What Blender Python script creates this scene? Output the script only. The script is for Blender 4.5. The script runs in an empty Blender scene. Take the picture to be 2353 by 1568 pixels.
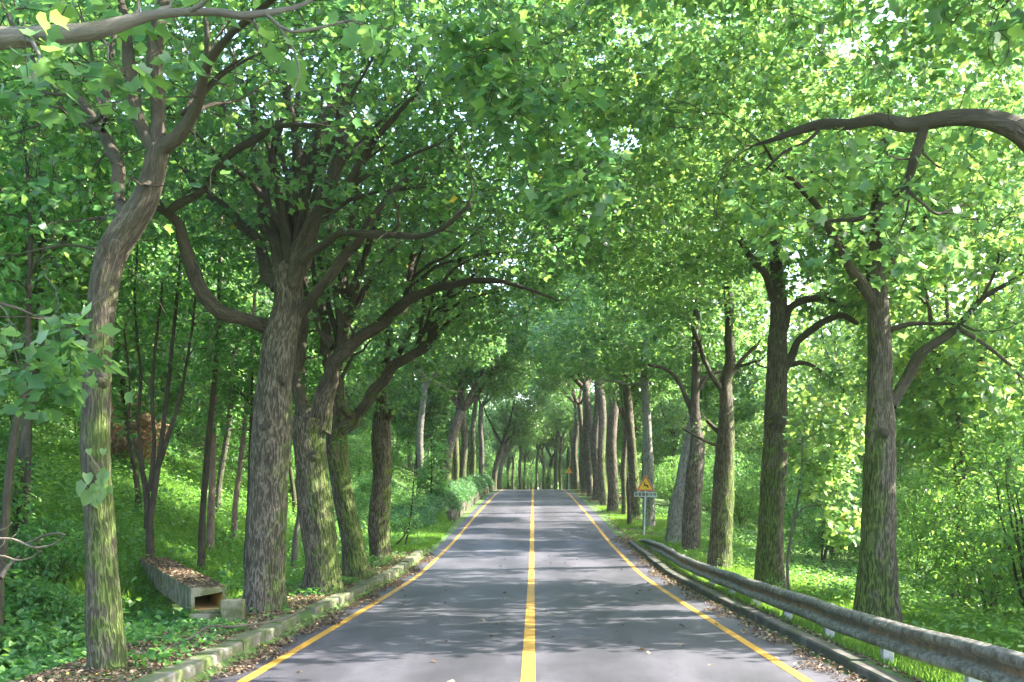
import bpy, math, random
import numpy as np
from mathutils import Vector
R = math.radians
SC = bpy.context.scene
# ------------------------------------------------------------------ camera, sky, sun, exposure
F = 2288.0                      # focal length in pixels of a 2353 px wide frame
VX, VY, CZ = 1226.0, 1170.0, 1.8   # vanishing point of the near road, eye height
cd = bpy.data.cameras.new("camera"); cam = bpy.data.objects.new("camera", cd)
SC.collection.objects.link(cam); SC.camera = cam
cam.location = (0, 0, CZ); cam.rotation_euler = (R(90), 0, 0)
cd.sensor_width = 36; cd.lens = 36 * F / 2353.0
cd.shift_x = -(VX - 1176.5) / 2353.0; cd.shift_y = (VY - 784.0) / 2353.0
cd.clip_start = .05; cd.clip_end = 1500
SUN_EL, SUN_AZ = 40.0, 80.0     # azimuth clockwise from +Y (the way the road runs)
w = bpy.data.worlds.new("World"); SC.world = w; w.use_nodes = True
nt = w.node_tree; bg = nt.nodes['Background']
sky = nt.nodes.new('ShaderNodeTexSky'); sky.sky_type = 'NISHITA'; sky.sun_disc = False
sky.sun_elevation = R(SUN_EL); sky.sun_rotation = R(SUN_AZ); sky.air_density = 1.3; sky.dust_density = 2.5
nt.links.new(sky.outputs[0], bg.inputs[0]); bg.inputs[1].default_value = .15
sd = bpy.data.lights.new("sun", 'SUN'); sd.energy = 3.7; sd.angle = R(.4); sd.color = (1, .93, .8)
so = bpy.data.objects.new("sun", sd); SC.collection.objects.link(so)
sv = Vector((math.sin(R(SUN_AZ)) * math.cos(R(SUN_EL)), math.cos(R(SUN_AZ)) * math.cos(R(SUN_EL)), math.sin(R(SUN_EL))))
so.rotation_euler = sv.to_track_quat('Z', 'Y').to_euler(); so.location = (40, 0, 60)
SC.view_settings.view_transform = 'Standard'; SC.view_settings.look = 'None'
SC.view_settings.exposure = 3.08; SC.view_settings.gamma = 1
SC.cycles.max_bounces = 9; SC.cycles.diffuse_bounces = 5; SC.cycles.transmission_bounces = 5
SC.cycles.glossy_bounces = 2; SC.cycles.volume_bounces = 1; SC.cycles.sample_clamp_indirect = 8

# ------------------------------------------------------------------ helpers
rng = np.random.default_rng(7)
def P(x, y, d):                 # where a pixel of the frame lies at distance d along the road
    return np.array([(x - VX) * d / F, d, CZ - (y - VY) * d / F])
def link(o, parent=None):
    SC.collection.objects.link(o)
    if parent is not None: o.parent = parent
    return o
def meta(o, label=None, cat=None, group=None, kind=None):
    if label: o['label'] = label
    if cat: o['category'] = cat
    if group: o['group'] = group
    if kind: o['kind'] = kind
    return o
def empty(name, loc, label, cat, group=None):
    o = bpy.data.objects.new(name, None); o.location = tuple(float(v) for v in loc); o.empty_display_size = .2
    link(o); return meta(o, label, cat, group)
def mesh_np(name, V, faces_idx, faces_n, attrs=None, smooth=False):
    me = bpy.data.meshes.new(name)
    V = np.asarray(V, np.float32); fi = np.asarray(faces_idx, np.int32).ravel(); fn = np.asarray(faces_n, np.int32).ravel()
    me.vertices.add(len(V)); me.vertices.foreach_set('co', V.ravel())
    me.loops.add(len(fi)); me.loops.foreach_set('vertex_index', fi)
    me.polygons.add(len(fn)); st = np.zeros(len(fn), np.int32); st[1:] = np.cumsum(fn)[:-1]
    me.polygons.foreach_set('loop_start', st); me.polygons.foreach_set('loop_total', fn)
    if smooth: me.polygons.foreach_set('use_smooth', np.ones(len(fn), bool))
    for k, (t, a) in (attrs or {}).items():
        at = me.attributes.new(k, t, 'POINT')
        at.data.foreach_set('vector' if t == 'FLOAT_VECTOR' else 'value', np.asarray(a, np.float32).ravel())
    me.update(calc_edges=True); return me
def obj_np(name, V, fi, fn, mat, parent=None, attrs=None, smooth=False):
    me = mesh_np(name, V, fi, fn, attrs, smooth); me.materials.append(mat)
    return link(bpy.data.objects.new(name, me), parent)
class MB:                        # small mesh collector
    def __init__(s): s.v = []; s.f = []
    def add(s, v, f):
        b = len(s.v); s.v += [tuple(map(float, p)) for p in v]; s.f += [tuple(i + b for i in q) for q in f]
    def box(s, c, e, rz=0, rx=0):
        cx, cy, cz = c; a = math.cos(rz), math.sin(rz); b = math.cos(rx), math.sin(rx); vs = []
        for sx in (-1, 1):
            for sy in (-1, 1):
                for sz in (-1, 1):
                    x, y, z = sx * e[0], sy * e[1], sz * e[2]
                    y, z = y * b[0] - z * b[1], y * b[1] + z * b[0]
                    vs.append((cx + x * a[0] - y * a[1], cy + x * a[1] + y * a[0], cz + z))
        s.add(vs, [(0, 1, 3, 2), (4, 6, 7, 5), (0, 4, 5, 1), (2, 3, 7, 6), (0, 2, 6, 4), (1, 5, 7, 3)])
    def prism(s, pts, M0, ax, ay, an, t):      # 2D outline on axes ax, ay; thickness t along an
        n = len(pts); M0, ax, ay, an = map(np.array, (M0, ax, ay, an))
        a = [M0 + ax * p[0] + ay * p[1] for p in pts]; b = [q + an * t for q in a]
        s.add(a + b, [tuple(range(n))[::-1], tuple(range(n, 2 * n))] + [(i, (i + 1) % n, n + (i + 1) % n, n + i) for i in range(n)])
    def build(s, name, mat, parent=None, bevel=0, smooth=False):
        me = bpy.data.meshes.new(name); me.from_pydata(s.v, [], s.f)
        me.materials.append(mat); o = link(bpy.data.objects.new(name, me), parent)
        if bevel:
            m = o.modifiers.new('bevel', 'BEVEL'); m.width = bevel; m.segments = 2; m.limit_method = 'ANGLE'
        if smooth:
            for p in me.polygons: p.use_smooth = True
        return o

# ------------------------------------------------------------------ materials
def mat(name):
    m = bpy.data.materials.new(name); m.use_nodes = True; n = m.node_tree; n.nodes.clear()
    return m, n.nodes, n.links
def N(ns, t, **k):
    n = ns.new(t)
    for a, v in k.items():
        if a.startswith('i_'): n.inputs[a[2:].replace('_', ' ')].default_value = v
        else: setattr(n, a, v)
    return n
def ramp(ns, stops, interp='LINEAR'):
    r = ns.new('ShaderNodeValToRGB'); e = r.color_ramp.elements; r.color_ramp.interpolation = interp
    while len(e) > 1: e.remove(e[0])
    e[0].position = stops[0][0]; e[0].color = (*stops[0][1], 1)
    for p, c in stops[1:]:
        x = e.new(p); x.color = (*c, 1)
    return r
def leaf_mat(name, cols, trans, k=.45, rough=.42, spec=.5):
    m, ns, ls = mat(name)
    at = N(ns, 'ShaderNodeAttribute', attribute_name='rnd')
    tint = N(ns, 'ShaderNodeAttribute', attribute_name='tint', attribute_type='OBJECT')
    r1 = ramp(ns, cols); r2 = ramp(ns, trans); ls.new(at.outputs['Fac'], r1.inputs[0]); ls.new(at.outputs['Fac'], r2.inputs[0])
    out = N(ns, 'ShaderNodeOutputMaterial'); mix = N(ns, 'ShaderNodeMixShader'); mix.inputs[0].default_value = k
    p = N(ns, 'ShaderNodeBsdfPrincipled', i_Roughness=rough); p.inputs['Specular IOR Level'].default_value = spec
    t = N(ns, 'ShaderNodeBsdfTranslucent')
    for r, s in ((r1, p.inputs['Base Color']), (r2, t.inputs['Color'])):
        h = N(ns, 'ShaderNodeHueSaturation'); ma = N(ns, 'ShaderNodeMath', operation='MULTIPLY_ADD')
        ls.new(tint.outputs['Fac'], ma.inputs[0]); ma.inputs[1].default_value = -.026; ma.inputs[2].default_value = .5
        ls.new(ma.outputs[0], h.inputs['Hue'])
        mv = N(ns, 'ShaderNodeMath', operation='MULTIPLY_ADD'); ls.new(tint.outputs['Fac'], mv.inputs[0])
        mv.inputs[1].default_value = .35; mv.inputs[2].default_value = 1
        ls.new(mv.outputs[0], h.inputs['Value']); ls.new(r.outputs[0], h.inputs['Color']); ls.new(h.outputs[0], s)
    ls.new(p.outputs[0], mix.inputs[1]); ls.new(t.outputs[0], mix.inputs[2]); ls.new(mix.outputs[0], out.inputs[0])
    return m
M = {}
M['leaf'] = leaf_mat('tulip_leaf', [(0, (.042, .100, .056)), (.4, (.064, .132, .054)), (.8, (.095, .17, .052)), (.9965, (.10, .21, .05)), (.9992, (.40, .32, .04))],
                     [(0, (.13, .33, .11)), (.5, (.21, .43, .11)), (.85, (.31, .52, .10)), (.9965, (.32, .56, .10)), (.9992, (.7, .5, .06))], .48, .32, .6)
M['shrub'] = leaf_mat('shrub_leaf', [(0, (.035, .11, .04)), (.5, (.065, .17, .05)), (1, (.12, .25, .07))],
                      [(0, (.10, .34, .06)), (.6, (.18, .46, .07)), (1, (.30, .58, .09))], .4, .45)
M['hedge'] = leaf_mat('hedge_leaf', [(0, (.035, .10, .05)), (.6, (.05, .14, .06)), (1, (.09, .20, .06))],
                      [(0, (.08, .28, .08)), (1, (.20, .45, .08))], .3, .35)
M['grass'] = leaf_mat('grass_blade', [(0, (.05, .14, .02)), (.6, (.08, .20, .03)), (1, (.14, .24, .05))],
                      [(0, (.15, .36, .04)), (1, (.35, .56, .08))], .4, .6, .2)
M['pine'] = leaf_mat('pine_needle', [(0, (.03, .07, .03)), (1, (.06, .11, .05))], [(0, (.05, .15, .04)), (1, (.1, .2, .06))], .2, .5)
M['dead'] = leaf_mat('dead_leaf', [(0, (.06, .042, .03)), (.4, (.13, .095, .07)), (.8, (.24, .18, .13)), (.95, (.42, .33, .22)), (1, (.5, .38, .10))],
                     [(0, (.12, .06, .03)), (1, (.3, .18, .08))], .15, .8, .1)
def bark_mat(name, dark, mid, light, moss_amt=1.0):
    m, ns, ls = mat(name)
    co = N(ns, 'ShaderNodeAttribute', attribute_name='bk'); rad = N(ns, 'ShaderNodeAttribute', attribute_name='rad')
    moss = N(ns, 'ShaderNodeAttribute', attribute_name='moss', attribute_type='OBJECT')
    mdir = N(ns, 'ShaderNodeAttribute', attribute_name='moss_side', attribute_type='OBJECT')
    pale = N(ns, 'ShaderNodeAttribute', attribute_name='pale', attribute_type='OBJECT')
    mp = N(ns, 'ShaderNodeMapping'); mp.inputs['Scale'].default_value = (25, 25, 6.0); ls.new(co.outputs['Vector'], mp.inputs[0])
    nz = N(ns, 'ShaderNodeTexNoise', i_Scale=.55, i_Detail=4); ls.new(mp.outputs[0], nz.inputs['Vector'])
    vm = N(ns, 'ShaderNodeVectorMath', operation='MULTIPLY_ADD'); ls.new(nz.outputs['Color'], vm.inputs[0])
    vm.inputs[1].default_value = (.9, .9, .6); ls.new(mp.outputs[0], vm.inputs[2])
    vo = N(ns, 'ShaderNodeTexNoise', i_Scale=.62, i_Detail=2.5, i_Roughness=.55); ls.new(vm.outputs[0], vo.inputs['Vector'])
    vs = N(ns, 'ShaderNodeMath', operation='SUBTRACT'); ls.new(vo.outputs['Fac'], vs.inputs[0]); vs.inputs[1].default_value = .5
    va = N(ns, 'ShaderNodeMath', operation='ABSOLUTE'); ls.new(vs.outputs[0], va.inputs[0])
    r0 = ramp(ns, [(0, (1, 1, 1)), (.035, (.75, .75, .75)), (.085, (.15, .15, .15)), (.16, (0, 0, 0))]); ls.new(va.outputs[0], r0.inputs[0])
    fine = N(ns, 'ShaderNodeTexNoise', i_Scale=3.0, i_Detail=5, i_Roughness=.7); ls.new(mp.outputs[0], fine.inputs['Vector'])
    hm = N(ns, 'ShaderNodeMath', operation='MULTIPLY_ADD'); ls.new(fine.outputs['Fac'], hm.inputs[0]); hm.inputs[1].default_value = .55
    # deep furrows only on thick wood
    rs = N(ns, 'ShaderNodeMapRange', i_From_Min=.05, i_From_Max=.2, i_To_Min=.12, i_To_Max=1); ls.new(rad.outputs['Fac'], rs.inputs[0])
    fu = N(ns, 'ShaderNodeMath', operation='MULTIPLY'); ls.new(r0.outputs[0], fu.inputs[0]); ls.new(rs.outputs[0], fu.inputs[1]); ls.new(fu.outputs[0], hm.inputs[2])
    big = N(ns, 'ShaderNodeTexNoise', i_Scale=2.2, i_Detail=4, i_Roughness=.6); ls.new(co.outputs['Vector'], big.inputs['Vector'])
    c1 = ramp(ns, [(0, dark), (.5, mid), (1.0, light)])
    s1 = N(ns, 'ShaderNodeMath', operation='MULTIPLY_ADD'); ls.new(hm.outputs[0], s1.inputs[0]); s1.inputs[1].default_value = .52
    s2 = N(ns, 'ShaderNodeMath', operation='MULTIPLY_ADD'); ls.new(big.outputs['Fac'], s2.inputs[0]); s2.inputs[1].default_value = .5; s2.inputs[2].default_value = -.2
    ls.new(s2.outputs[0], s1.inputs[2]); ls.new(s1.outputs[0], c1.inputs[0])
    # lichen speckle
    sp = N(ns, 'ShaderNodeTexNoise', i_Scale=14, i_Detail=3, i_Roughness=.8); ls.new(co.outputs['Vector'], sp.inputs['Vector'])
    spr = ramp(ns, [(.62, (0, 0, 0)), (.72, (1, 1, 1))]); ls.new(sp.outputs['Fac'], spr.inputs[0])
    mixp = N(ns, 'ShaderNodeMix', data_type='RGBA'); ls.new(c1.outputs[0], mixp.inputs['A']); cp = ramp(ns, [(0, (.10, .095, .08)), (.5, (.34, .33, .29)), (1, (.62, .60, .55))]); ls.new(s1.outputs[0], cp.inputs[0]); ls.new(cp.outputs[0], mixp.inputs['B'])
    pm = N(ns, 'ShaderNodeMath', operation='MULTIPLY_ADD', use_clamp=True); ls.new(spr.outputs[0], pm.inputs[0]); pm.inputs[1].default_value = .3; ls.new(pale.outputs['Fac'], pm.inputs[2])
    ls.new(pm.outputs[0], mixp.inputs['Factor'])
    # moss: one side of the trunk, broken by noise
    ge = N(ns, 'ShaderNodeNewGeometry'); dt = N(ns, 'ShaderNodeVectorMath', operation='DOT_PRODUCT')
    ls.new(ge.outputs['Normal'], dt.inputs[0]); ls.new(mdir.outputs['Vector'], dt.inputs[1])
    mn = N(ns, 'ShaderNodeTexNoise', i_Scale=3.4, i_Detail=7, i_Roughness=.75); ls.new(co.outputs['Vector'], mn.inputs['Vector'])
    a1 = N(ns, 'ShaderNodeMath', operation='MULTIPLY_ADD'); ls.new(dt.outputs['Value'], a1.inputs[0]); a1.inputs[1].default_value = .24; ls.new(mn.outputs['Fac'], a1.inputs[2])
    a2 = N(ns, 'ShaderNodeMath', operation='ADD'); ls.new(a1.outputs[0], a2.inputs[0]); ls.new(moss.outputs['Fac'], a2.inputs[1])
    tcz = N(ns, 'ShaderNodeTexCoord'); sx = N(ns, 'ShaderNodeSeparateXYZ'); ls.new(tcz.outputs['Object'], sx.inputs[0])
    zm = N(ns, 'ShaderNodeMapRange', i_From_Min=2.0, i_From_Max=5.0, i_To_Min=0, i_To_Max=-.22); ls.new(sx.outputs['Z'], zm.inputs[0])
    a2b = N(ns, 'ShaderNodeMath', operation='ADD'); ls.new(a2.outputs[0], a2b.inputs[0]); ls.new(zm.outputs[0], a2b.inputs[1]); a2 = a2b
    a3 = N(ns, 'ShaderNodeMapRange', i_From_Min=.68, i_From_Max=.86, i_To_Max=.9 * moss_amt); ls.new(a2.outputs[0], a3.inputs[0])
    mc = ramp(ns, [(.15, (.030, .045, .010)), (.5, (.105, .155, .032)), (.9, (.22, .29, .07))]); ls.new(s1.outputs[0], mc.inputs[0])
    mixm = N(ns, 'ShaderNodeMix', data_type='RGBA'); ls.new(a3.outputs[0], mixm.inputs['Factor']); ls.new(mixp.outputs['Result'], mixm.inputs['A']); ls.new(mc.outputs[0], mixm.inputs['B'])
    p = N(ns, 'ShaderNodeBsdfPrincipled', i_Roughness=.85); p.inputs['Specular IOR Level'].default_value = .25
    bu = N(ns, 'ShaderNodeBump', i_Strength=1.0, i_Distance=.035); ls.new(hm.outputs[0], bu.inputs['Height'])
    ls.new(mixm.outputs['Result'], p.inputs['Base Color']); ls.new(bu.outputs[0], p.inputs['Normal'])
    o = N(ns, 'ShaderNodeOutputMaterial'); ls.new(p.outputs[0], o.inputs[0]); return m
M['bark'] = bark_mat('furrowed_bark', (.022, .018, .014), (.112, .092, .070), (.36, .31, .25))
M['pinebark'] = bark_mat('pine_bark', (.10, .06, .05), (.30, .20, .17), (.50, .40, .36), .2)
M['deadwood'] = bark_mat('dead_wood', (.12, .09, .07), (.35, .27, .20), (.55, .47, .38), 0)
def simple(name, stops, scale, rough=.8, bump=0, detail=6, obj=True, dist=.01, spec=.3, stretch=(1, 1, 1), nrough=.6):
    m, ns, ls = mat(name); tc = N(ns, 'ShaderNodeTexCoord'); mp = N(ns, 'ShaderNodeMapping'); mp.inputs['Scale'].default_value = stretch
    ls.new(tc.outputs['Object'], mp.inputs[0])
    nz = N(ns, 'ShaderNodeTexNoise', i_Scale=scale, i_Detail=detail, i_Roughness=nrough); ls.new(mp.outputs[0], nz.inputs['Vector'])
    r = ramp(ns, stops); ls.new(nz.outputs['Fac'], r.inputs[0])
    p = N(ns, 'ShaderNodeBsdfPrincipled', i_Roughness=rough); p.inputs['Specular IOR Level'].default_value = spec
    ls.new(r.outputs[0], p.inputs['Base Color'])
    if bump:
        n2 = N(ns, 'ShaderNodeTexNoise', i_Scale=scale * 6, i_Detail=5, i_Roughness=.7); ls.new(mp.outputs[0], n2.inputs['Vector'])
        b = N(ns, 'ShaderNodeBump', i_Strength=bump, i_Distance=dist); ls.new(n2.outputs['Fac'], b.inputs['Height']); ls.new(b.outputs[0], p.inputs['Normal'])
    o = N(ns, 'ShaderNodeOutputMaterial'); ls.new(p.outputs[0], o.inputs[0]); return m
M['withered'] = leaf_mat('withered_leaf', [(0, (.24, .14, .09)), (1, (.44, .28, .19))], [(0, (.35, .2, .12)), (1, (.5, .34, .22))], .3, .8, .1)
M['soil'] = simple('forest_soil', [(.3, (.05, .05, .02)), (.45, (.05, .10, .025)), (.6, (.09, .16, .04)), (.72, (.13, .10, .06))], 1.2, .95, .6, dist=.04)
M['conc'] = simple('mossy_concrete', [(.3, (.045, .065, .018)), (.45, (.10, .105, .05)), (.58, (.22, .20, .145)), (.75, (.15, .135, .10))], 3.6, .9, .5, dist=.01)
M['kerb'] = simple('kerb_concrete', [(.32, (.06, .10, .02)), (.46, (.08, .10, .04)), (.56, (.12, .115, .09)), (.72, (.21, .20, .17))], 4.2, .9, .5, dist=.008)
M['kerbdark'] = simple('weathered_kerb', [(.3, (.05, .07, .03)), (.5, (.06, .055, .05)), (.7, (.13, .125, .11))], 2.5, .9, .6, dist=.01)
M['culvin'] = simple('ochre_stained_concrete', [(.3, (.36, .22, .07)), (.7, (.55, .40, .17))], 4, .9, .3)
M['post'] = simple('pale_post', [(.3, (.26, .25, .26)), (.7, (.48, .47, .49))], 6, .6, .2)
M['pole'] = simple('galvanised_pole', [(.3, (.45, .52, .50)), (.7, (.62, .70, .67))], 8, .4, 0, spec=.5)
M['signback'] = simple('sign_edge', [(.3, (.65, .65, .68)), (.7, (.8, .8, .82))], 8, .4, 0)
M['signred'] = simple('sign_red', [(.3, (.55, .07, .03)), (.7, (.68, .12, .05))], 8, .4, 0, spec=.5)
M['signyel'] = simple('sign_yellow', [(.3, (.86, .48, .03)), (.7, (.92, .56, .05))], 5, .4, 0, spec=.5)
M['signblk'] = simple('sign_black', [(.3, (.02, .02, .015)), (.7, (.04, .04, .03))], 8, .5, 0)
M['plate'] = simple('plate_grey_green', [(.3, (.36, .43, .40)), (.7, (.48, .55, .50))], 8, .5, 0)
M['stone'] = simple('wall_stone', [(.3, (.035, .05, .02)), (.5, (.08, .08, .055)), (.7, (.18, .165, .13))], 5, .95, .8, dist=.03)
def asphalt():
    m, ns, ls = mat('asphalt'); tc = N(ns, 'ShaderNodeTexCoord')
    a = N(ns, 'ShaderNodeTexNoise', i_Scale=.55, i_Detail=5, i_Roughness=.65); mp = N(ns, 'ShaderNodeMapping'); mp.inputs['Scale'].default_value = (1, .35, 1)
    ls.new(tc.outputs['Object'], mp.inputs[0]); ls.new(mp.outputs[0], a.inputs['Vector'])
    b = N(ns, 'ShaderNodeTexNoise', i_Scale=90, i_Detail=3, i_Roughness=.8); ls.new(tc.outputs['Object'], b.inputs['Vector'])
    ma = N(ns, 'ShaderNodeMath', operation='MULTIPLY_ADD'); ls.new(b.outputs['Fac'], ma.inputs[0]); ma.inputs[1].default_value = .7
    ls.new(a.outputs['Fac'], ma.inputs[2])
    sx = N(ns, 'ShaderNodeSeparateXYZ'); ls.new(tc.outputs['Object'], sx.inputs[0])
    wt = N(ns, 'ShaderNodeMath', operation='MULTIPLY'); wt.inputs[1].default_value = 4.05; ls.new(sx.outputs['X'], wt.inputs[0])
    wc = N(ns, 'ShaderNodeMath', operation='COSINE'); ls.new(wt.outputs[0], wc.inputs[0])
    wm = N(ns, 'ShaderNodeMath', operation='MULTIPLY_ADD'); ls.new(wc.outputs[0], wm.inputs[0]); wm.inputs[1].default_value = .05; ls.new(ma.outputs[0], wm.inputs[2])
    cr = N(ns, 'ShaderNodeTexVoronoi', feature='DISTANCE_TO_EDGE', i_Scale=.8); cn = N(ns, 'ShaderNodeTexNoise', i_Scale=2.5, i_Detail=6, i_Roughness=.7); ls.new(tc.outputs['Object'], cn.inputs['Vector'])
    cv = N(ns, 'ShaderNodeVectorMath', operation='MULTIPLY_ADD'); ls.new(cn.outputs['Color'], cv.inputs[0]); cv.inputs[1].default_value = (.6, .6, .6); ls.new(tc.outputs['Object'], cv.inputs[2]); ls.new(cv.outputs[0], cr.inputs['Vector'])
    cm = N(ns, 'ShaderNodeMapRange', i_From_Min=0, i_From_Max=.010, i_To_Min=-.16, i_To_Max=0); ls.new(cr.outputs['Distance'], cm.inputs[0])
    ma = N(ns, 'ShaderNodeMath', operation='ADD'); ls.new(wm.outputs[0], ma.inputs[0]); ls.new(cm.outputs[0], ma.inputs[1])
    r = ramp(ns, [(.5, (.014, .0135, .020)), (.8, (.032, .031, .042)), (1.05, (.08, .077, .098))]); ls.new(ma.outputs[0], r.inputs[0])
    p = N(ns, 'ShaderNodeBsdfPrincipled', i_Roughness=.62); p.inputs['Specular IOR Level'].default_value = .5
    ls.new(r.outputs[0], p.inputs['Base Color']); bu = N(ns, 'ShaderNodeBump', i_Strength=.5, i_Distance=.006)
    ls.new(b.outputs['Fac'], bu.inputs['Height']); ls.new(bu.outputs[0], p.inputs['Normal'])
    o = N(ns, 'ShaderNodeOutputMaterial'); ls.new(p.outputs[0], o.inputs[0]); return m
M['asphalt'] = asphalt()
def paint():
    m, ns, ls = mat('road_paint'); tc = N(ns, 'ShaderNodeTexCoord')
    b = N(ns, 'ShaderNodeTexNoise', i_Scale=38, i_Detail=5, i_Roughness=.75); ls.new(tc.outputs['Object'], b.inputs['Vector'])
    a = N(ns, 'ShaderNodeTexNoise', i_Scale=1.3, i_Detail=3); ls.new(tc.outputs['Object'], a.inputs['Vector'])
    ma = N(ns, 'ShaderNodeMath', operation='MULTIPLY_ADD'); ls.new(a.outputs['Fac'], ma.inputs[0]); ma.inputs[1].default_value = .5; ls.new(b.outputs['Fac'], ma.inputs[2])
    r = ramp(ns, [(.56, (.09, .07, .05)), (.66, (.38, .20, .025)), (.95, (.50, .28, .03))]); ls.new(ma.outputs[0], r.inputs[0])
    p = N(ns, 'ShaderNodeBsdfPrincipled', i_Roughness=.6); ls.new(r.outputs[0], p.inputs['Base Color'])
    o = N(ns, 'ShaderNodeOutputMaterial'); ls.new(p.outputs[0], o.inputs[0]); return m
M['paint'] = paint()
def rail_mat():
    m, ns, ls = mat('weathered_galvanised_steel'); tc = N(ns, 'ShaderNodeTexCoord')
    gz = N(ns, 'ShaderNodeAttribute', attribute_name='vv')
    a = N(ns, 'ShaderNodeTexNoise', i_Scale=1.1, i_Detail=6, i_Roughness=.7); ls.new(tc.outputs['Object'], a.inputs['Vector'])
    mp = N(ns, 'ShaderNodeMapping'); mp.inputs['Scale'].default_value = (10, 3.5, 2); ls.new(tc.outputs['Object'], mp.inputs[0])
    st = N(ns, 'ShaderNodeTexNoise', i_Scale=2.4, i_Detail=6, i_Roughness=.75); ls.new(mp.outputs[0], st.inputs['Vector'])
    # valley of the W holds rust and grime, ridges are bare grey zinc
    c = ramp(ns, [(.34, (.045, .042, .033)), (.46, (.11, .10, .088)), (.58, (.23, .22, .21)), (.75, (.38, .37, .365))]); ls.new(st.outputs['Fac'], c.inputs[0])
    g = ramp(ns, [(.36, (.03, .035, .015)), (.48, (.09, .06, .03)), (.58, (.26, .12, .03)), (.75, (.08, .065, .045))]); ls.new(a.outputs['Fac'], g.inputs[0])
    ma = N(ns, 'ShaderNodeMath', operation='MULTIPLY_ADD'); ls.new(st.outputs['Fac'], ma.inputs[0]); ma.inputs[1].default_value = .9; ls.new(gz.outputs['Fac'], ma.inputs[2])
    mr = N(ns, 'ShaderNodeMapRange', i_From_Min=.75, i_From_Max=1.15); ls.new(ma.outputs[0], mr.inputs[0])
    mx = N(ns, 'ShaderNodeMix', data_type='RGBA'); ls.new(mr.outputs[0], mx.inputs['Factor']); ls.new(c.outputs[0], mx.inputs['A']); ls.new(g.outputs[0], mx.inputs['B'])
    p = N(ns, 'ShaderNodeBsdfPrincipled', i_Roughness=.6, i_Metallic=.25); ls.new(mx.outputs['Result'], p.inputs['Base Color'])
    bu = N(ns, 'ShaderNodeBump', i_Strength=.3, i_Distance=.006); ls.new(st.outputs['Fac'], bu.inputs['Height']); ls.new(bu.outputs[0], p.inputs['Normal'])
    o = N(ns, 'ShaderNodeOutputMaterial'); ls.new(p.outputs[0], o.inputs[0]); return m
M['rail'] = rail_mat()

# ------------------------------------------------------------------ terrain
_yy = np.arange(-60, 700, .5)
_zz = np.interp(_yy, [-60, 0, 20, 26.4, 37.4, 56.5, 80, 98, 106, 114, 130, 160, 210, 700],
                [-.5, 0, 0, .04, .53, 1.73, 3.0, 3.72, 3.88, 3.86, 3.4, 2.3, 1.5, 4])
_k = np.hanning(15); _k /= _k.sum(); _zz = np.convolve(np.pad(_zz, 7, mode='edge'), _k, 'valid')
def zr(y): return np.interp(y, _yy, _zz)
def sm(a, b, x):
    t = np.clip((np.asarray(x, float) - a) / (b - a), 0, 1); return t * t * (3 - 2 * t)
def wob(x, y): return .5 * np.sin(x * .9 + 1.3 * np.sin(y * .35)) * np.sin(y * .7 + .8 * np.sin(x * .5)) + .5 * np.sin(x * .31 + y * .23 + 1)
def ground(x, y):
    x = np.asarray(x, float); y = np.asarray(y, float); z = zr(y)
    road = np.abs(x)
    l = -x
    nearf = 1 - sm(30, 40, y)
    zl = .16 * sm(3.45, 3.55, l) * nearf + (-.03) * (1 - sm(3.3, 3.5, l))
    zl = zl - .55 * sm(4.75, 5.8, l) * (1 - sm(15, 19, y)) - .1 * sm(5, 6, l) * nearf
    wallf = sm(45, 48, y) * (1 - sm(98, 106, y))
    zl = zl + wallf * (.75 * sm(3.95, 4.2, l)) + sm(34, 46, y) * (1 - wallf) * .05 * sm(3.6, 4.5, l)
    zl = zl + .40 * np.clip(l - 7.0, 0, 40) + .2 * np.clip(l - 47, 0, 200)
    zrr = .10 * sm(3.55, 3.7, x) * nearf - .20 * sm(3.74, 4.2, x) * nearf - .03 * (1 - sm(3.3, 3.5, x)) - .13 * np.clip(x - 6.2, 0, 22) + .18 * np.clip(x - 34, 0, 200)
    zo = np.where(x < 0, zl, zrr)
    zo = zo + wob(x, y) * (.10 * sm(4.5, 9, road) + .5 * sm(14, 40, road))
    zo = zo - .32 * np.exp(-((x + 4.95) / .5) ** 2 - ((y - 14.4) / .55) ** 2)
    return z + zo
def axis(parts):
    r = []
    for a, b, s in parts: r += list(np.arange(a, b, s))
    return np.array(r + [parts[-1][1]])
gx = axis([(-420, -60, 20), (-60, -20, 2), (-20, -8, .5), (-8, -3, .1), (-3, 3, 1), (3, 8, .1), (8, 20, .5), (20, 60, 2), (60, 420, 20)])
gy = axis([(-60, -4, 4), (-4, 60, .4), (60, 120, 1), (120, 200, 5), (200, 660, 20)])
GX, GY = np.meshgrid(gx, gy); GZ = ground(GX, GY)
def grid_faces(ny, nx):
    i = np.arange(ny - 1)[:, None] * nx + np.arange(nx - 1)[None, :]
    return np.stack([i, i + 1, i + 1 + nx, i + nx], -1).reshape(-1, 4)
q = grid_faces(len(gy), len(gx))
meta(obj_np('ground', np.stack([GX, GY, GZ], -1).reshape(-1, 3), q, np.full(len(q), 4), M['soil'], smooth=True), kind='structure')
def strip(name, x0, x1, y0, y1, dz, m, wav=0, step=.5, edge=0):
    ys = np.arange(y0, y1 + step / 2, step); o = wav * (np.sin(ys * 1.7) + .6 * np.sin(ys * 4.1 + 1) + .5 * np.sin(ys * 9 + x0))
    n = 9 if x1 - x0 > 1 else 2
    X = np.stack([x0 + (x1 - x0) * k / (n - 1) + (o if k in (0,) else (-o if k == n - 1 else 0 * o)) for k in range(n)], 1)
    Y = np.repeat(ys[:, None], n, 1); Z = np.repeat(zr(ys)[:, None], n, 1) + dz
    q = grid_faces(len(ys), n); return obj_np(name, np.stack([X, Y, Z], -1).reshape(-1, 3), q, np.full(len(q), 4), m, smooth=True)
meta(strip('road', -3.42, 3.40, -40, 420, 0, M['asphalt'], .02), kind='structure')
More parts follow.
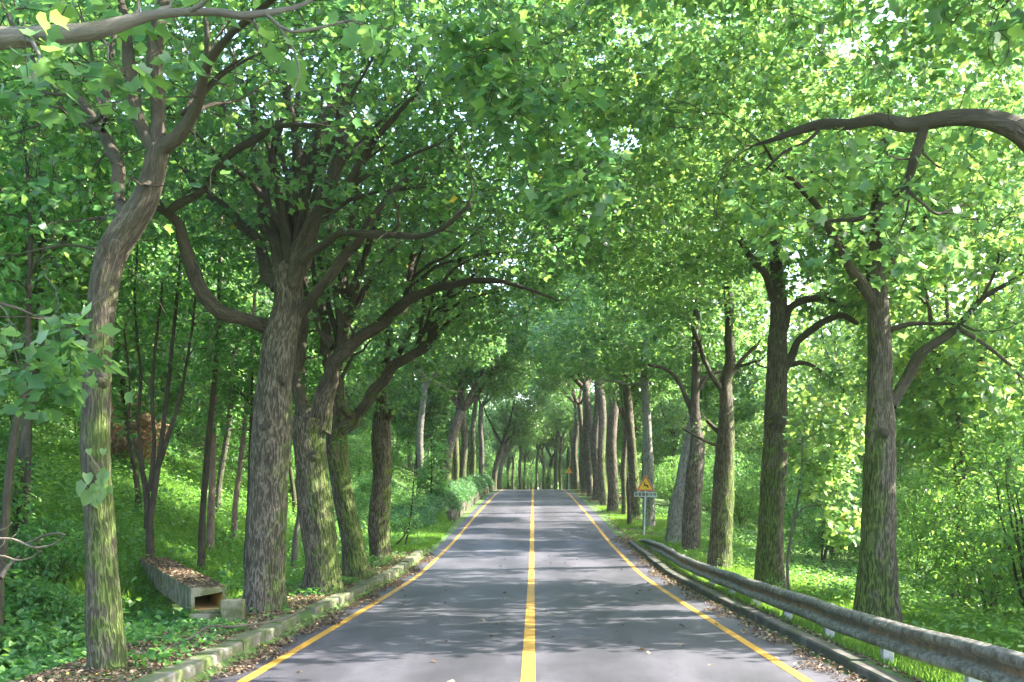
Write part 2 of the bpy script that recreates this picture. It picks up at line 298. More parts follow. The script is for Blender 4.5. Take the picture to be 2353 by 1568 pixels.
for nm, a, b in (('edge_line', -3.09, -2.97), ('center_line', -.135, .02), ('edge_line', 2.80, 2.92)):
    meta(strip(nm, a, b, -40, 180, .004, M['paint']), kind='structure')
# ------------------------------------------------------------------ leaves
def leaf_tpl(kind):
    if kind == 'tulip':      # four-lobed leaf with a notched tip, two halves folded on the midrib
        h = [(0, 0), (.30, .0), (.52, .26), (.34, .5), (.42, .9), (0, .74)]
    elif kind == 'oval':
        h = [(0, 0), (.22, .15), (.28, .45), (.16, .8), (0, 1)]
    elif kind == 'heart':
        h = [(0, 0), (.34, -.1), (.50, .25), (.30, .7), (0, 1)]
    elif kind == 'quad':
        h = [(0, 0), (.42, .35), (0, .95)]
    elif kind == 'blade':
        h = [(0, 0), (.05, .3), (0, 1)]
    n = len(h)
    V = [(x, y, abs(x) * .42 - .24 * y * y) for x, y in h] + [(-x, y, abs(x) * .36 - .20 * y * y) for x, y in h[1:-1]]
    right = list(range(n)); left = [0] + [n + k for k in range(n - 2)] + [n - 1]
    return np.array(V), [right, left[::-1]]
TPL = {k: leaf_tpl(k) for k in ('tulip', 'oval', 'heart', 'quad', 'blade')}
def norm(a): return a / (np.linalg.norm(a, axis=-1, keepdims=True) + 1e-9)
def leaves(name, pos, axis_dir, up, size, m, kind, parent=None, rnd=None, rg=rng):
    T, fs = TPL[kind]; n = len(pos); d = norm(axis_dir); s = norm(np.cross(d, up)); u = np.cross(s, d)
    Vv = (pos[:, None, :] + size[:, None, None] * (T[None, :, 0, None] * s[:, None, :] + T[None, :, 1, None] * d[:, None, :] + T[None, :, 2, None] * u[:, None, :]))
    k = len(T); base = np.arange(n)[:, None] * k
    fi = np.concatenate([base + np.array(f)[None] for f in fs], 1); fn = np.tile([len(f) for f in fs], n)
    if rnd is None: rnd = rg.random(n)
    return obj_np(name, Vv.reshape(-1, 3), fi, fn, m, parent, {'rnd': ('FLOAT', np.repeat(rnd, k))})
# ------------------------------------------------------------------ tubes / wood
class Wood:
    def __init__(s, rg): s.V = []; s.Fq = []; s.bk = []; s.rd = []; s.nv = 0; s.rg = rg; s.pos = []; s.dir = []; s.rad = []
    def tube(s, pts, rad, sides=8, lump=0, flare=0, node=True, cap=True, seedo=0):
        pts = np.asarray(pts, float); rad = np.asarray(rad, float); n = len(pts)
        t = np.gradient(pts, axis=0) if n > 1 else np.array([[0, 0, 1.]]); t = norm(t)
        ref = np.array([0, 1., 0]) if abs(t[0][1]) < .9 else np.array([1., 0, 0])
        a = norm(np.cross(t, ref)); b = np.cross(t, a)
        th = np.linspace(0, 2 * np.pi, sides, endpoint=False)
        S = np.concatenate([[0], np.cumsum(np.linalg.norm(np.diff(pts, axis=0), axis=1))])
        rr = rad[:, None] * np.ones((1, sides))
        if lump:
            ph = s.rg.random(8) * 6.28
            rr = rr * (1 + lump * (.5 * np.sin(th[None] * 2 + S[:, None] * 1.1 + ph[0]) + .35 * np.sin(th[None] * 3 - S[:, None] * 2.3 + ph[1])
                                   + .3 * np.sin(S[:, None] * 3.1 + ph[2]) + .22 * np.sin(th[None] * 5 + S[:, None] * 4.3 + ph[3]) * np.sin(S[:, None] * 2 + ph[4])
                                   + .18 * np.sin(th[None] * 4 + S[:, None] * 7.7 + ph[5])))
        if flare:
            rr = rr * (1 + flare * np.exp(-S[:, None] / .28) * (.75 + .5 * np.sin(th[None] * 4 + s.rg.random() * 6)))
        co, si = np.cos(th), np.sin(th)
        V = pts[:, None, :] + rr[..., None] * (co[None, :, None] * a[:, None, :] + si[None, :, None] * b[:, None, :])
        off = s.rg.random(3) * 20
        rm = max(rad[0], .02)
        bk = np.stack([np.broadcast_to(co * rm, (n, sides)) + off[0], np.broadcast_to(si * rm, (n, sides)) + off[1], np.repeat(S[:, None], sides, 1) + off[2]], -1)
        s.V.append(V.reshape(-1, 3)); s.bk.append(bk.reshape(-1, 3)); s.rd.append(np.repeat(rad, sides))
        i = np.arange(n - 1)[:, None] * sides + np.arange(sides)[None]; j = np.arange(n - 1)[:, None] * sides + (np.arange(sides)[None] + 1) % sides
        s.Fq.append((np.stack([i, j, j + sides, i + sides], -1).reshape(-1, 4) + s.nv, 4))
        if cap: s.Fq.append((np.array([[k + (n - 1) * sides + s.nv for k in range(sides)]]), sides))
        s.nv += n * sides
        if node: s.pos.append(pts[1:]); s.dir.append(t[1:]); s.rad.append(rad[1:])
    def build(s, name, m, parent):
        fi = np.concatenate([f.ravel() for f, _ in s.Fq]); fn = np.concatenate([np.full(len(f), k) for f, k in s.Fq])
        o = obj_np(name, np.concatenate(s.V), fi, fn, m, parent, {'bk': ('FLOAT_VECTOR', np.concatenate(s.bk)), 'rad': ('FLOAT', np.concatenate(s.rd))}, True)
        s.V = []; s.Fq = []; s.bk = []; s.rd = []; s.nv = 0; return o
def resample(pts, step, rad):
    pts = np.asarray(pts, float); rad = np.asarray(rad, float)
    # Catmull-Rom through the traced points
    Pp = np.vstack([2 * pts[0] - pts[1], pts, 2 * pts[-1] - pts[-2]]); o = []; r = []
    for i in range(len(pts) - 1):
        p0, p1, p2, p3 = Pp[i:i + 4]; L = np.linalg.norm(p2 - p1); k = max(1, int(round(L / step)))
        t = np.arange(k)[:, None] / k
        o.append(.5 * (2 * p1 + (p2 - p0) * t + (2 * p0 - 5 * p1 + 4 * p2 - p3) * t * t + (3 * p1 - p0 - 3 * p2 + p3) * t ** 3))
        r.append(rad[i] + (rad[i + 1] - rad[i]) * t[:, 0])
    return np.vstack(o + [pts[-1:]]), np.concatenate(r + [rad[-1:]])
def attach(W, targets, rmax, rg, sides=4, sag=.0, back=.25, taper=.25, minr=.004, limitlen=4.0, k0=.021):
    """grow a branch to every target from the nearest wood, inner targets first; returns the branch curves"""
    pos = np.concatenate(W.pos); dr = np.concatenate(W.dir); rad = np.concatenate(W.rad); cap = len(pos) + len(targets) * 8
    PB = np.zeros((cap, 3)); DB = np.zeros((cap, 3)); RB = np.zeros(cap); n = len(pos); PB[:n] = pos; DB[:n] = dr; RB[:n] = rad
    d0 = np.array([np.min(((pos - t) ** 2).sum(1)) for t in targets]); out = []
    for ti in np.argsort(d0):
        t = targets[ti]; v = t - PB[:n]; L2 = (v ** 2).sum(1)
        al = (v * DB[:n]).sum(1) / np.sqrt(L2 + 1e-6)
        k = int(np.argmin(L2 * (1.6 - al)))
        L = math.sqrt(L2[k])
        if L < .12 or L > limitlen: continue
        p0 = PB[k]; r0 = min(rmax, RB[k] * .7, .008 + L * k0); m_ = max(3, min(8, int(L / .22)))
        c = p0 + DB[k] * L * .45 + (t - p0) * .12 + rg.normal(0, .07 * L, 3)
        u = np.linspace(0, 1, m_ + 1)[:, None]
        q = (1 - u) ** 2 * p0 + 2 * u * (1 - u) * c + u * u * t + rg.normal(0, .02 * L, (m_ + 1, 3)) * (u * (1 - u) * 4) + np.array([0, 0, -sag]) * L * u * u
        rr = r0 + (max(minr, r0 * taper) - r0) * u[:, 0]
        W.tube(q, rr, sides, node=False, cap=False)
        tt = norm(np.gradient(q, axis=0)); e = len(q) - 1
        PB[n:n + e] = q[1:]; DB[n:n + e] = tt[1:]; RB[n:n + e] = rr[1:]; n += e
        out.append(q)
    W.pos = [PB[:n]]; W.dir = [DB[:n]]; W.rad = [RB[:n]]
    return out
def blob_points(blobs, n, rg, shell=.45):
    wts = np.array([b[6] * (b[3] * b[4] * b[5]) ** .67 if len(b) > 6 else (b[3] * b[4] * b[5]) ** .67 for b in blobs]); wts = wts / wts.sum(); out = []
    for b, w_ in zip(blobs, wts):
        k = max(1, int(n * w_)); v = norm(rg.normal(size=(k, 3))); r = (shell ** 3 + (1 - shell ** 3) * rg.random(k)) ** (1 / 3)
        out.append(np.array(b[:3]) + v * r[:, None] * np.array(b[3:6]))
    return np.vstack(out)
def foliage_on(curves, per, size, rg, spread=.1, t0=.5):
    k = len(curves); c = rg.integers(0, k, k * per); t = t0 + (1 - t0) * rg.random(k * per)
    L = np.array([len(q) for q in curves]); mx = L.max(); A = np.zeros((k, mx, 3))
    for i, q in enumerate(curves): A[i, :len(q)] = q; A[i, len(q):] = q[-1]
    f = t * (L[c] - 1); i0 = f.astype(int); i1 = np.minimum(i0 + 1, L[c] - 1); fr = (f - i0)[:, None]
    p = A[c, i0] * (1 - fr) + A[c, i1] * fr; tw = norm(A[c, np.maximum(i1, 1)] - A[c, np.maximum(i1, 1) - 1])
    out = norm(rg.normal(size=p.shape) * np.array([1, 1, .55]) + tw * .5); p = p + out * (spread * (.5 + rg.random(len(p)))[:, None])
    ax = norm(out * np.array([1, 1, .6]) + np.array([0, 0, -.28]) + rg.normal(0, .3, p.shape)); up = norm(np.array([0, 0, 1.]) + rg.normal(0, .42, p.shape))
    return p, ax, up, size * (.5 + .75 * rg.random(len(p)))
def tree(name, label, d, trunk, limbs, blobs, n=(40, 260, 1500), per=11, lsize=.15, kind='tulip', seed=1, moss=.1, side=(1, 0, 0), pale=0, tint=0,
         cat='tree', group=None, sink=.35, flare=.35, lump=.09, mat_='bark', leafm='leaf', sag=.10, depth=None, low=None, knobs=(), spray=6):
    """trunk: traced (x, y, width) at distance d; limbs: lists of (x, y, width, depth offset); blobs: crown masses in world metres"""
    rg = np.random.default_rng(seed)
    tp = np.array([P(x, y, d + (o[0] if o else 0)) for x, y, w_, *o in trunk]); tr = np.array([t[2] * d / F / 2 * .95 for t in trunk])
    b0 = tp[0].copy(); gz = float(ground(b0[0], b0[1]))
    if b0[2] > gz + .02:                 # carry the trunk down to the ground
        dirn = (tp[1] - tp[0]) / max(.05, tp[1][2] - tp[0][2]); nb = b0 + dirn * (gz - b0[2]) * .5; nb[2] = gz; tp = np.vstack([nb, tp]); tr = np.r_[tr[0] * 1.08, tr]
    base = tp[0].copy(); base[2] = gz
    tp = np.vstack([tp[0] - np.array([0, 0, sink]), tp]); tr = np.r_[tr[0] * 1.1, tr]
    root = empty(name, base, label, cat, group)
    W = Wood(rg)
    q, r = resample(tp, .07 if d < 32 else .16, tr)
    W.tube(q, r, 36 if d < 32 else 18, lump=lump, flare=flare)
    for kx, ky, kr in knobs:             # stubs and healed branch scars
        c = P(kx, ky, d - .93 * tr[2]); e = norm(np.array([(kx - np.interp(-ky, [-t[1] for t in trunk], [t[0] for t in trunk])) * .02, -1, .25])); k = kr * d / F
        W.tube(np.array([c - e * k * 1.6, c - e * k * .1, c + e * k * .12, c + e * k * .10, c - e * k * .25]), [k * 1.7, k * 1.25, k * .9, k * .6, k * .4], 14, lump=.12, node=False)
    for L in limbs:
        pts = np.array([P(x, y, d + dd) for x, y, w_, dd in L]); rr = np.array([w_ * (d + dd) / F / 2 for x, y, w_, dd in L])
        q, r = resample(pts, .1, rr); sj = np.arange(len(q)) * .1
        for ax_ in range(3):
            for fr, am in ((2.1, .5), (4.7, .28), (9.0, .12)): q[:, ax_] += np.sin(sj * fr + rg.random() * 6.28) * r * am * np.minimum(1, sj / .4)
        W.tube(q, r * (1 + .12 * np.sin(sj * 5 + rg.random() * 6) * np.sin(sj * 2.3)), 14 if rr[0] > .04 else 8, lump=.13 if rr[0] > .03 else .05)
    near = []
    for L in limbs:
        for (xa, ya, wa, da), (xb, yb, wb, db) in zip(L[:-1], L[1:]):
            A_, B_ = P(xa, ya, d + da), P(xb, yb, d + db); ln = np.linalg.norm(B_ - A_); k = int(round(ln * spray * rg.uniform(.7, 1.3)))
            if k: near.append(A_ + (B_ - A_) * rg.random((k, 1)) + rg.normal(0, .38, (k, 3)) + (B_ - A_) / max(ln, .1) * .35)
    near = np.vstack(near) if near else np.zeros((0, 3))
    if low is not None:                  # only wood above this height carries new growth
        pos = np.concatenate(W.pos); k = pos[:, 2] > low; W.pos = [pos[k]]; W.dir = [np.concatenate(W.dir)[k]]; W.rad = [np.concatenate(W.rad)[k]]
    for V_ in W.V: V_ -= base
    t_ = W.build('trunk', M[mat_], root); t_['moss'] = float(moss); t_['moss_side'] = [float(v) for v in side]; t_['pale'] = float(pale)
    a = attach(W, blob_points(blobs, n[0], rg, .3), .09, rg, 7, limitlen=6, k0=.032)
    b = attach(W, np.vstack([blob_points(blobs, n[1], rg, .35), near[::4]]), .03, rg, 5, limitlen=4)
    near2 = near + rg.normal(0, .25, near.shape)
    attach(W, np.vstack([near, near2[::3]]), .016, rg, 4, sag=0, limitlen=2.5, minr=.005, k0=.026)
    c = attach(W, np.vstack([blob_points(blobs, n[2], rg, .45), near2[::6]]), .014, rg, 3, sag=sag, limitlen=2.5, minr=.005)
    for V_ in W.V: V_ -= base
    br = W.build('branches', M[mat_], root); br['moss'] = float(moss) - .3; br['moss_side'] = [float(v) for v in side]; br['pale'] = float(pale)
    p, ax, up, sz = foliage_on(c + b[len(b) // 2:], per, lsize, rg, lsize * .9)
    o = leaves('crown', p - base, ax, up, sz, M[leafm], kind, root, rnd=rg.random(len(p)) * (.99 if d < 12 else 1), rg=rg); o['tint'] = float(tint)
    return root
def copy_thing(root, loc, rz=0, sc=1, **props):
    r = root.copy(); SC.collection.objects.link(r); r.location = tuple(float(v) for v in loc); r.rotation_euler = (0, 0, rz); r.scale = (sc, sc, sc)
    for k in ('label', 'group'):
        if k in props: r[k] = props[k]
    for ch in root.children:
        c = ch.copy(); SC.collection.objects.link(c); c.parent = r
        for k in ('moss', 'pale', 'tint'):
            if k in props and k in c: c[k] = props[k]
    return r
def gz(x, y): return float(ground(x, y))

exec_parts = True
def fan(x0, y0, w0, ends, bow=.18):
    o = []
    X0, Y0 = x0, y0
    for i, (x1, y1, dd) in enumerate(ends):
        q = []; y0 = Y0 - (i % 4) * 2.2 * w0 * .45; x0 = X0 + ((i % 3) - 1) * w0 * .3
        for k, t in enumerate((0, .22, .45, .7, 1)):
            q.append((x0 + (x1 - x0) * t + (x1 - x0) * -bow * math.sin(t * math.pi), y0 + (y1 - y0) * t + 10 * math.sin(i * 2.1 + k * 1.9) * (t > 0), w0 * (1 - .75 * t), dd * t))
        o.append(q)
    return o
# ================================================================== LEFT ROW
AVE_L = 'trees of the left roadside row'; AVE_R = 'trees of the right roadside row'
tree('roadside_tree', 'nearest mossy left-hand tree, trunk bending right high up, a small vine round it', 10.2,
     [(250, 1605, 92), (246, 1500, 84), (238, 1408, 80), (226, 1157, 70), (220, 1032, 67), (223, 931, 70), (225, 831, 65), (233, 705, 64), (243, 630, 66), (262, 569, 68), (295, 519, 66), (332, 464, 60), (350, 413, 55), (360, 368, 52), (368, 335, 44)],
     [[(362, 350, 36, 0), (330, 305, 32, .1), (310, 250, 29, .15), (312, 200, 28, .2), (300, 100, 24, .3), (270, -10, 20, .5), (230, -200, 14, .8)],
      [(366, 350, 40, 0), (361, 300, 36, .1), (363, 200, 34, .2), (372, 60, 30, .3), (385, -100, 24, .4), (400, -300, 16, .5)],
      [(368, 345, 34, 0), (412, 308, 30, -.1), (440, 255, 27, -.3), (462, 200, 26, -.5), (490, 135, 24, -.7), (525, 90, 18, -.9), (600, 20, 13, -1.4), (700, -60, 9, -1.8)],
      [(478, 165, 20, -.5), (476, 110, 17, -.6), (470, 40, 12, -.6)]] + fan(420, 300, 13, [(560, 120, -.8), (620, 190, .6), (520, 60, .8), (660, 90, -.4)], .1) + fan(240, 300, 12, [(60, 230, .8), (130, 60, 1.4), (180, 20, .6), (20, 300, 1.6)], .1) + [
      [(312, 505, 34, .1), (285, 465, 30, .5), (270, 400, 28, .9), (250, 350, 26, 1.2), (238, 300, 24, 1.4), (240, 240, 20, 1.5), (250, 170, 16, 1.6), (270, 60, 12, 1.8)],
      [(236, 300, 20, 1.4), (215, 272, 22, 1.4), (170, 222, 19, 1.6), (120, 190, 14, 1.9), (70, 130, 11, 2.3), (20, 40, 8, 2.8)],
      [(160, 218, 10, 1.6), (90, 213, 8, 1.9), (-10, 220, 6, 2.3)],
      [(218, 574, 7, 0), (160, 563, 5, -.1), (110, 572, 5, -.2), (40, 585, 3, -.3)],
      [(195, 780, 9, 0), (150, 745, 6, -.2), (110, 735, 4, -.4)],
      [(345, 420, 12, -.1), (322, 425, 8, -.3), (300, 410, 5, -.4)]],
     [(-3.8, 11.2, 9.0, 3.2, 3.4, 2.4), (-1.8, 10.8, 9.3, 2.8, 2.2, 1.3), (-6.4, 13, 9.0, 2.6, 2.6, 2.2), (-5.4, 11.5, 6.8, 1.7, 1.7, 1.0, .5), (-2.9, 11.4, 6.5, 1.3, 1.0, .4, .25), (-4.9, 10.5, 5.0, .9, .9, .4, .5)],
     n=(100, 640, 2100), per=5, lsize=.115, tint=-.3, seed=3, moss=.12, side=(.8, -.6, 0), knobs=[(232, 868, 12)], low=3.6, group=AVE_L)
tree('roadside_tree', 'thickest furrowed tree left of the road, many limbs fanning from a dark fork', 16.0,
     [(606, 1425, 116), (608, 1350, 96), (610, 1283, 90), (616, 1182, 90), (618, 1082, 90), (624, 982, 94), (632, 881, 86), (645, 781, 86), (662, 705, 70), (660, 645, 72), (655, 615, 66)],
     [[(622, 790, 50, 0), (612, 750, 46, 0), (570, 735, 36, -.2), (525, 718, 33, -.4), (480, 680, 31, -.6), (450, 620, 29, -.7), (432, 570, 26, -.8), (412, 525, 24, -.9), (380, 492, 18, -1.0), (340, 470, 11, -1.2)],
      [(384, 492, 18, -1.0), (430, 455, 20, -1.2), (480, 405, 19, -1.4), (530, 355, 17, -1.7), (585, 322, 15, -1.9), (650, 295, 11, -2.2), (740, 285, 7, -2.5)],
      [(662, 640, 52, 0), (672, 590, 52, 0), (678, 504, 46, .1), (692, 430, 44, .1), (715, 370, 40, .2), (738, 330, 34, .2), (770, 240, 28, .3), (790, 120, 22, .4), (800, -40, 16, .5)],
      [(690, 440, 22, .1), (684, 380, 20, 0), (678, 310, 18, -.1), (660, 210, 15, -.2), (640, 90, 12, -.3)],
      [(672, 655, 46, -.1), (690, 600, 42, -.2), (715, 534, 38, -.3), (748, 470, 34, -.4), (765, 400, 32, -.5), (778, 328, 28, -.6), (788, 210, 22, -.7), (800, 90, 16, -.8)],
      [(745, 480, 28, -.4), (780, 450, 26, -.6), (810, 415, 22, -.8), (840, 365, 18, -1), (880, 300, 13, -1.4), (950, 220, 9, -1.8)],
      [(690, 600, 24, -.3), (735, 560, 22, -.6), (780, 535, 20, -1.0), (850, 540, 17, -1.4), (930, 545, 15, -1.9), (1000, 530, 12, -2.3), (1080, 470, 8, -2.8)],
      [(640, 640, 30, .1), (625, 560, 24, .3), (608, 500, 22, .5), (605, 430, 22, .6), (620, 380, 20, .7), (640, 300, 14, .8), (665, 200, 11, 1)],
      [(600, 440, 18, .6), (590, 380, 15, .7), (585, 290, 12, .8), (570, 190, 9, .9)],
      [(640, 660, 34, .2), (600, 590, 28, .6), (560, 520, 24, .9), (500, 470, 20, 1.2), (440, 410, 16, 1.6), (380, 330, 11, 2)],
      [(690, 720, 26, 0), (705, 690, 25, -.2), (735, 652, 23, -.4), (780, 605, 22, -.6), (830, 560, 18, -.8), (880, 470, 14, -1), (960, 380, 9, -1.2)]] + fan(668, 640, 22, [(455, 150, 1.2), (520, 90, .4), (590, 60, 1.6), (705, 60, .8), (870, 110, -.6), (930, 230, 1.0), (1010, 320, -1.4), (400, 270, -.6), (560, 200, -1)]) + fan(700, 560, 15, [(760, 120, -1), (830, 170, .6), (900, 330, -.8), (980, 420, .4)], .1),
     [(-4.2, 16, 9.3, 4.0, 3.6, 3.0), (-1.5, 15, 8.9, 3.2, 3.0, 1.7), (-6.0, 15.8, 7.1, 2.2, 2.0, 1.3, .8), (-3.5, 14.4, 7.0, 1.8, 1.2, .8, .5), (-1.6, 14.8, 6.3, 1.9, 1.6, .5, .5), (-3, 17.5, 12, 4.2, 3, 1.3), (-7.6, 17.5, 9.6, 2.6, 2.6, 2.4)],
     n=(170, 1100, 3300), per=5, lsize=.115, tint=-.3, seed=5, moss=.04, side=(1, -.1, 0), knobs=[(606, 972, 15), (650, 870, 8)], low=4.4, group=AVE_L)
tree('roadside_tree', 'mossy tree just behind the thickest left one, one long arm arching over the road', 19.2,
     [(742, 1372, 108), (740, 1340, 92), (739, 1283, 84), (728, 1183, 86), (718, 1082, 80), (708, 1007, 76), (712, 962, 92)],
     [[(700, 990, 56, .1), (693, 930, 36, .2), (690, 870, 34, .3), (692, 800, 30, .4), (700, 700, 24, .5), (680, 560, 18, .6), (660, 400, 12, .8)],
      [(730, 985, 56, 0), (748, 925, 42, -.1), (762, 870, 38, -.2), (782, 825, 36, -.3), (825, 785, 32, -.5), (868, 750, 29, -.7), (915, 702, 25, -1), (985, 666, 20, -1.3), (1060, 649, 16, -1.7), (1120, 648, 12, -2), (1185, 656, 8, -2.3), (1280, 690, 5, -2.6)],
      [(772, 850, 28, -.2), (773, 790, 24, -.2), (786, 720, 22, -.1), (792, 640, 21, 0), (800, 540, 17, 0), (815, 420, 12, .1)],
      [(765, 800, 20, -.2), (738, 755, 17, -.1), (725, 700, 16, 0), (728, 640, 14, 0), (715, 570, 10, .1)],
      [(868, 752, 20, -.6), (905, 730, 15, -.5), (935, 690, 14, -.3), (950, 600, 12, 0), (990, 520, 9, .2)],
      [(1010, 660, 8, -1.4), (1050, 615, 7, -1.6), (1120, 575, 5, -1.9)]] + fan(785, 800, 17, [(640, 340, .8), (850, 290, .4), (930, 360, -.8), (700, 280, 1), (985, 450, .6), (880, 480, -1.2)], .12) + fan(930, 690, 11, [(1040, 470, -1.4), (1110, 520, -2), (1000, 400, 0), (1160, 570, -1)], .1),
     [(-3.8, 19.5, 9.0, 3.6, 3.2, 3.0), (-1.0, 18.5, 8.3, 3.0, 2.6, 1.7), (-.4, 17.6, 6.6, 2.2, 1.4, .7, .6), (-3.2, 18.5, 5.9, 1.3, 1.2, .9, .5), (-2, 21, 12.5, 4, 3, 1.4)],
     n=(130, 900, 2800), per=6, lsize=.12, tint=-.3, seed=8, moss=.13, side=(.9, -.5, 0), knobs=[(722, 1046, 9)], low=4.4, group=AVE_L)
tree('roadside_tree', 'green mossy leaning tree, third of the left group, with a limb rising right', 23.4,
     [(822, 1342, 74), (817, 1310, 64), (808, 1233, 54), (788, 1132, 50), (774, 1032, 56), (772, 982, 44)],
     [[(774, 1000, 34, .1), (776, 900, 28, .2), (755, 800, 23, .4), (740, 700, 17, .6), (750, 560, 12, .8)],
      [(782, 990, 34, -.1), (805, 955, 30, -.2), (840, 930, 26, -.3), (868, 895, 25, -.4), (905, 855, 23, -.5), (940, 825, 21, -.6), (975, 790, 18, -.7), (1000, 735, 15, -.8), (1030, 680, 12, -.9), (1060, 600, 8, -1)],
      [(965, 795, 14, -.6), (1000, 775, 12, -.6), (1030, 740, 9, -.6)]] + fan(960, 800, 10, [(1060, 560, -.6), (1120, 600, -1.5), (1000, 540, .6), (1150, 660, -1)], .1) + [
      [(810, 955, 22, -.2), (790, 948, 18, -.5), (780, 940, 12, -.6)]],
     [(-4.0, 24, 8.8, 3.4, 3.0, 3.0), (-1.2, 23, 8.4, 3.0, 2.6, 1.9), (-2.4, 22.6, 6.3, 1.8, 1.4, .9, .6)],
     n=(90, 560, 1700), per=7, lsize=.125, seed=12, moss=.2, side=(.7, -.6, .2), low=4.6, group=AVE_L)
tree('roadside_tree', 'straight tree with a sawn stub and mossy foot, where the left kerb ends', 29.0,
     [(878, 1312, 64), (876, 1290, 56), (871, 1208, 50), (878, 1082, 44), (877, 1000, 48), (878, 950, 42), (877, 930, 34)],
     [[(876, 940, 26, .1), (880, 860, 24, .1), (888, 780, 21, .2), (885, 660, 17, .3), (895, 540, 13, .5)],
      [(884, 880, 16, 0), (925, 800, 14, -.3), (960, 740, 11, -.6), (1010, 690, 8, -1)],
      [(890, 962, 20, -.1), (900, 945, 19, -.3)]],
     [(-4.2, 29, 8.8, 3.6, 3.2, 3.2), (-1.6, 28.5, 8.8, 3.0, 2.6, 2.2), (-3.6, 28, 5.4, 1.4, 1.2, 1.0, .6)],
     n=(60, 400, 1600), per=8, lsize=.135, seed=15, moss=.1, side=(.8, -.4, .1), low=4.2, group=AVE_L)
tree('roadside_tree', 'tree whose thick pale bough crosses the top left corner of the picture', 6.4,
     [(-420, 1800, 150), (-400, 1200, 120), (-380, 600, 110), (-350, 300, 95), (-300, 150, 80)],
     [[(-320, 260, 70, 0), (-200, 170, 62, 0), (-60, 105, 54, 0), (40, 100, 48, 0), (130, 85, 46, .05), (220, 60, 38, .1), (302, 40, 30, .2), (353, 30, 24, .25), (438, 22, 20, .3), (504, 24, 18, .35), (555, 34, 17, .4), (640, 26, 13, .5), (700, 8, 9, .6), (750, -20, 6, .7)],
      [(610, 32, 9, .45), (640, 60, 9, .5), (670, 74, 8, .5), (730, 66, 7, .6), (790, 50, 5, .7)],
      [(-330, 200, 70, 0), (-300, 0, 56, .4), (-200, -300, 40, .8), (0, -600, 26, 1.2)],
      [(-380, 800, 40, 0), (-250, 720, 26, .5), (-120, 700, 16, 1), (0, 700, 8, 1.3), (90, 730, 4, 1.5)]],
     [(-3.4, 7.2, 7.3, 2.6, 2.2, 1.2), (-.6, 7.8, 7.4, 2.2, 1.4, .8), (-3.25, 6.9, 4.95, 1.1, .5, .3, .5), (-1.9, 7.0, 5.2, 1.2, .5, .22, .5), (-3.75, 7.6, 2.95, .55, .4, .36, 1.6)],
     n=(40, 260, 560), per=8, lsize=.13, seed=21, moss=-.05, side=(0, -1, 0), pale=.5, low=2.6, group=AVE_L)
# ================================================================== RIGHT ROW
tree('roadside_tree', 'tree just outside the right edge whose dark arm arches in over the road', 9.0,
     [(2680, 1760, 150), (2670, 1200, 120), (2650, 800, 112), (2630, 560, 100), (2620, 420, 80)],
     [[(2630, 640, 80, 0), (2520, 490, 66, 0), (2430, 400, 60, .05), (2353, 335, 56, .1), (2290, 288, 52, .15), (2230, 266, 48, .2), (2150, 268, 38, .3), (2080, 275, 33, .4), (2020, 272, 29, .5), (1960, 292, 24, .6), (1900, 290, 21, .7), (1850, 300, 17, .8), (1790, 318, 13, .9), (1735, 333, 6, 1.1)],
      [(2125, 285, 22, .3), (2115, 320, 22, .4), (2095, 370, 21, .5), (2080, 415, 19, .6), (2040, 455, 14, .7), (1990, 495, 11, .8), (1930, 507, 8, 1), (1870, 510, 5, 1.2)],
      [(2083, 412, 10, .6), (2090, 440, 9, .5), (2125, 470, 8, .5), (2155, 492, 7, .6), (2210, 470, 4, .8)],
      [(1885, 295, 9, .7), (1850, 328, 8, .8), (1800, 350, 7, .9), (1760, 390, 5, 1)],
      [(2620, 440, 66, 0), (2560, 200, 50, .3), (2400, -100, 38, .6), (2100, -350, 26, .8), (1700, -480, 18, .6), (1350, -420, 12, .2)],
      [(2560, 200, 30, .3), (2450, 60, 22, -.2), (2300, -60, 14, -.6)]],
     [(4.6, 9.5, 8.2, 3.4, 3.2, 2.0), (1.6, 9.2, 7.9, 2.8, 2.4, 1.1), (-.45, 9.2, 6.0, .7, .4, .3, 3), (0, 8.9, 5.4, .6, .4, .34, 4), (.36, 8.9, 4.75, .45, .35, .36, 6), (4.0, 8.6, 6.2, .8, .6, .4, .8), (3.3, 9.9, 4.9, 1.5, .9, .8, .5)],
     n=(70, 480, 2000), per=9, lsize=.115, seed=31, moss=0, side=(-1, 0, 0), low=3.6, group=AVE_R)
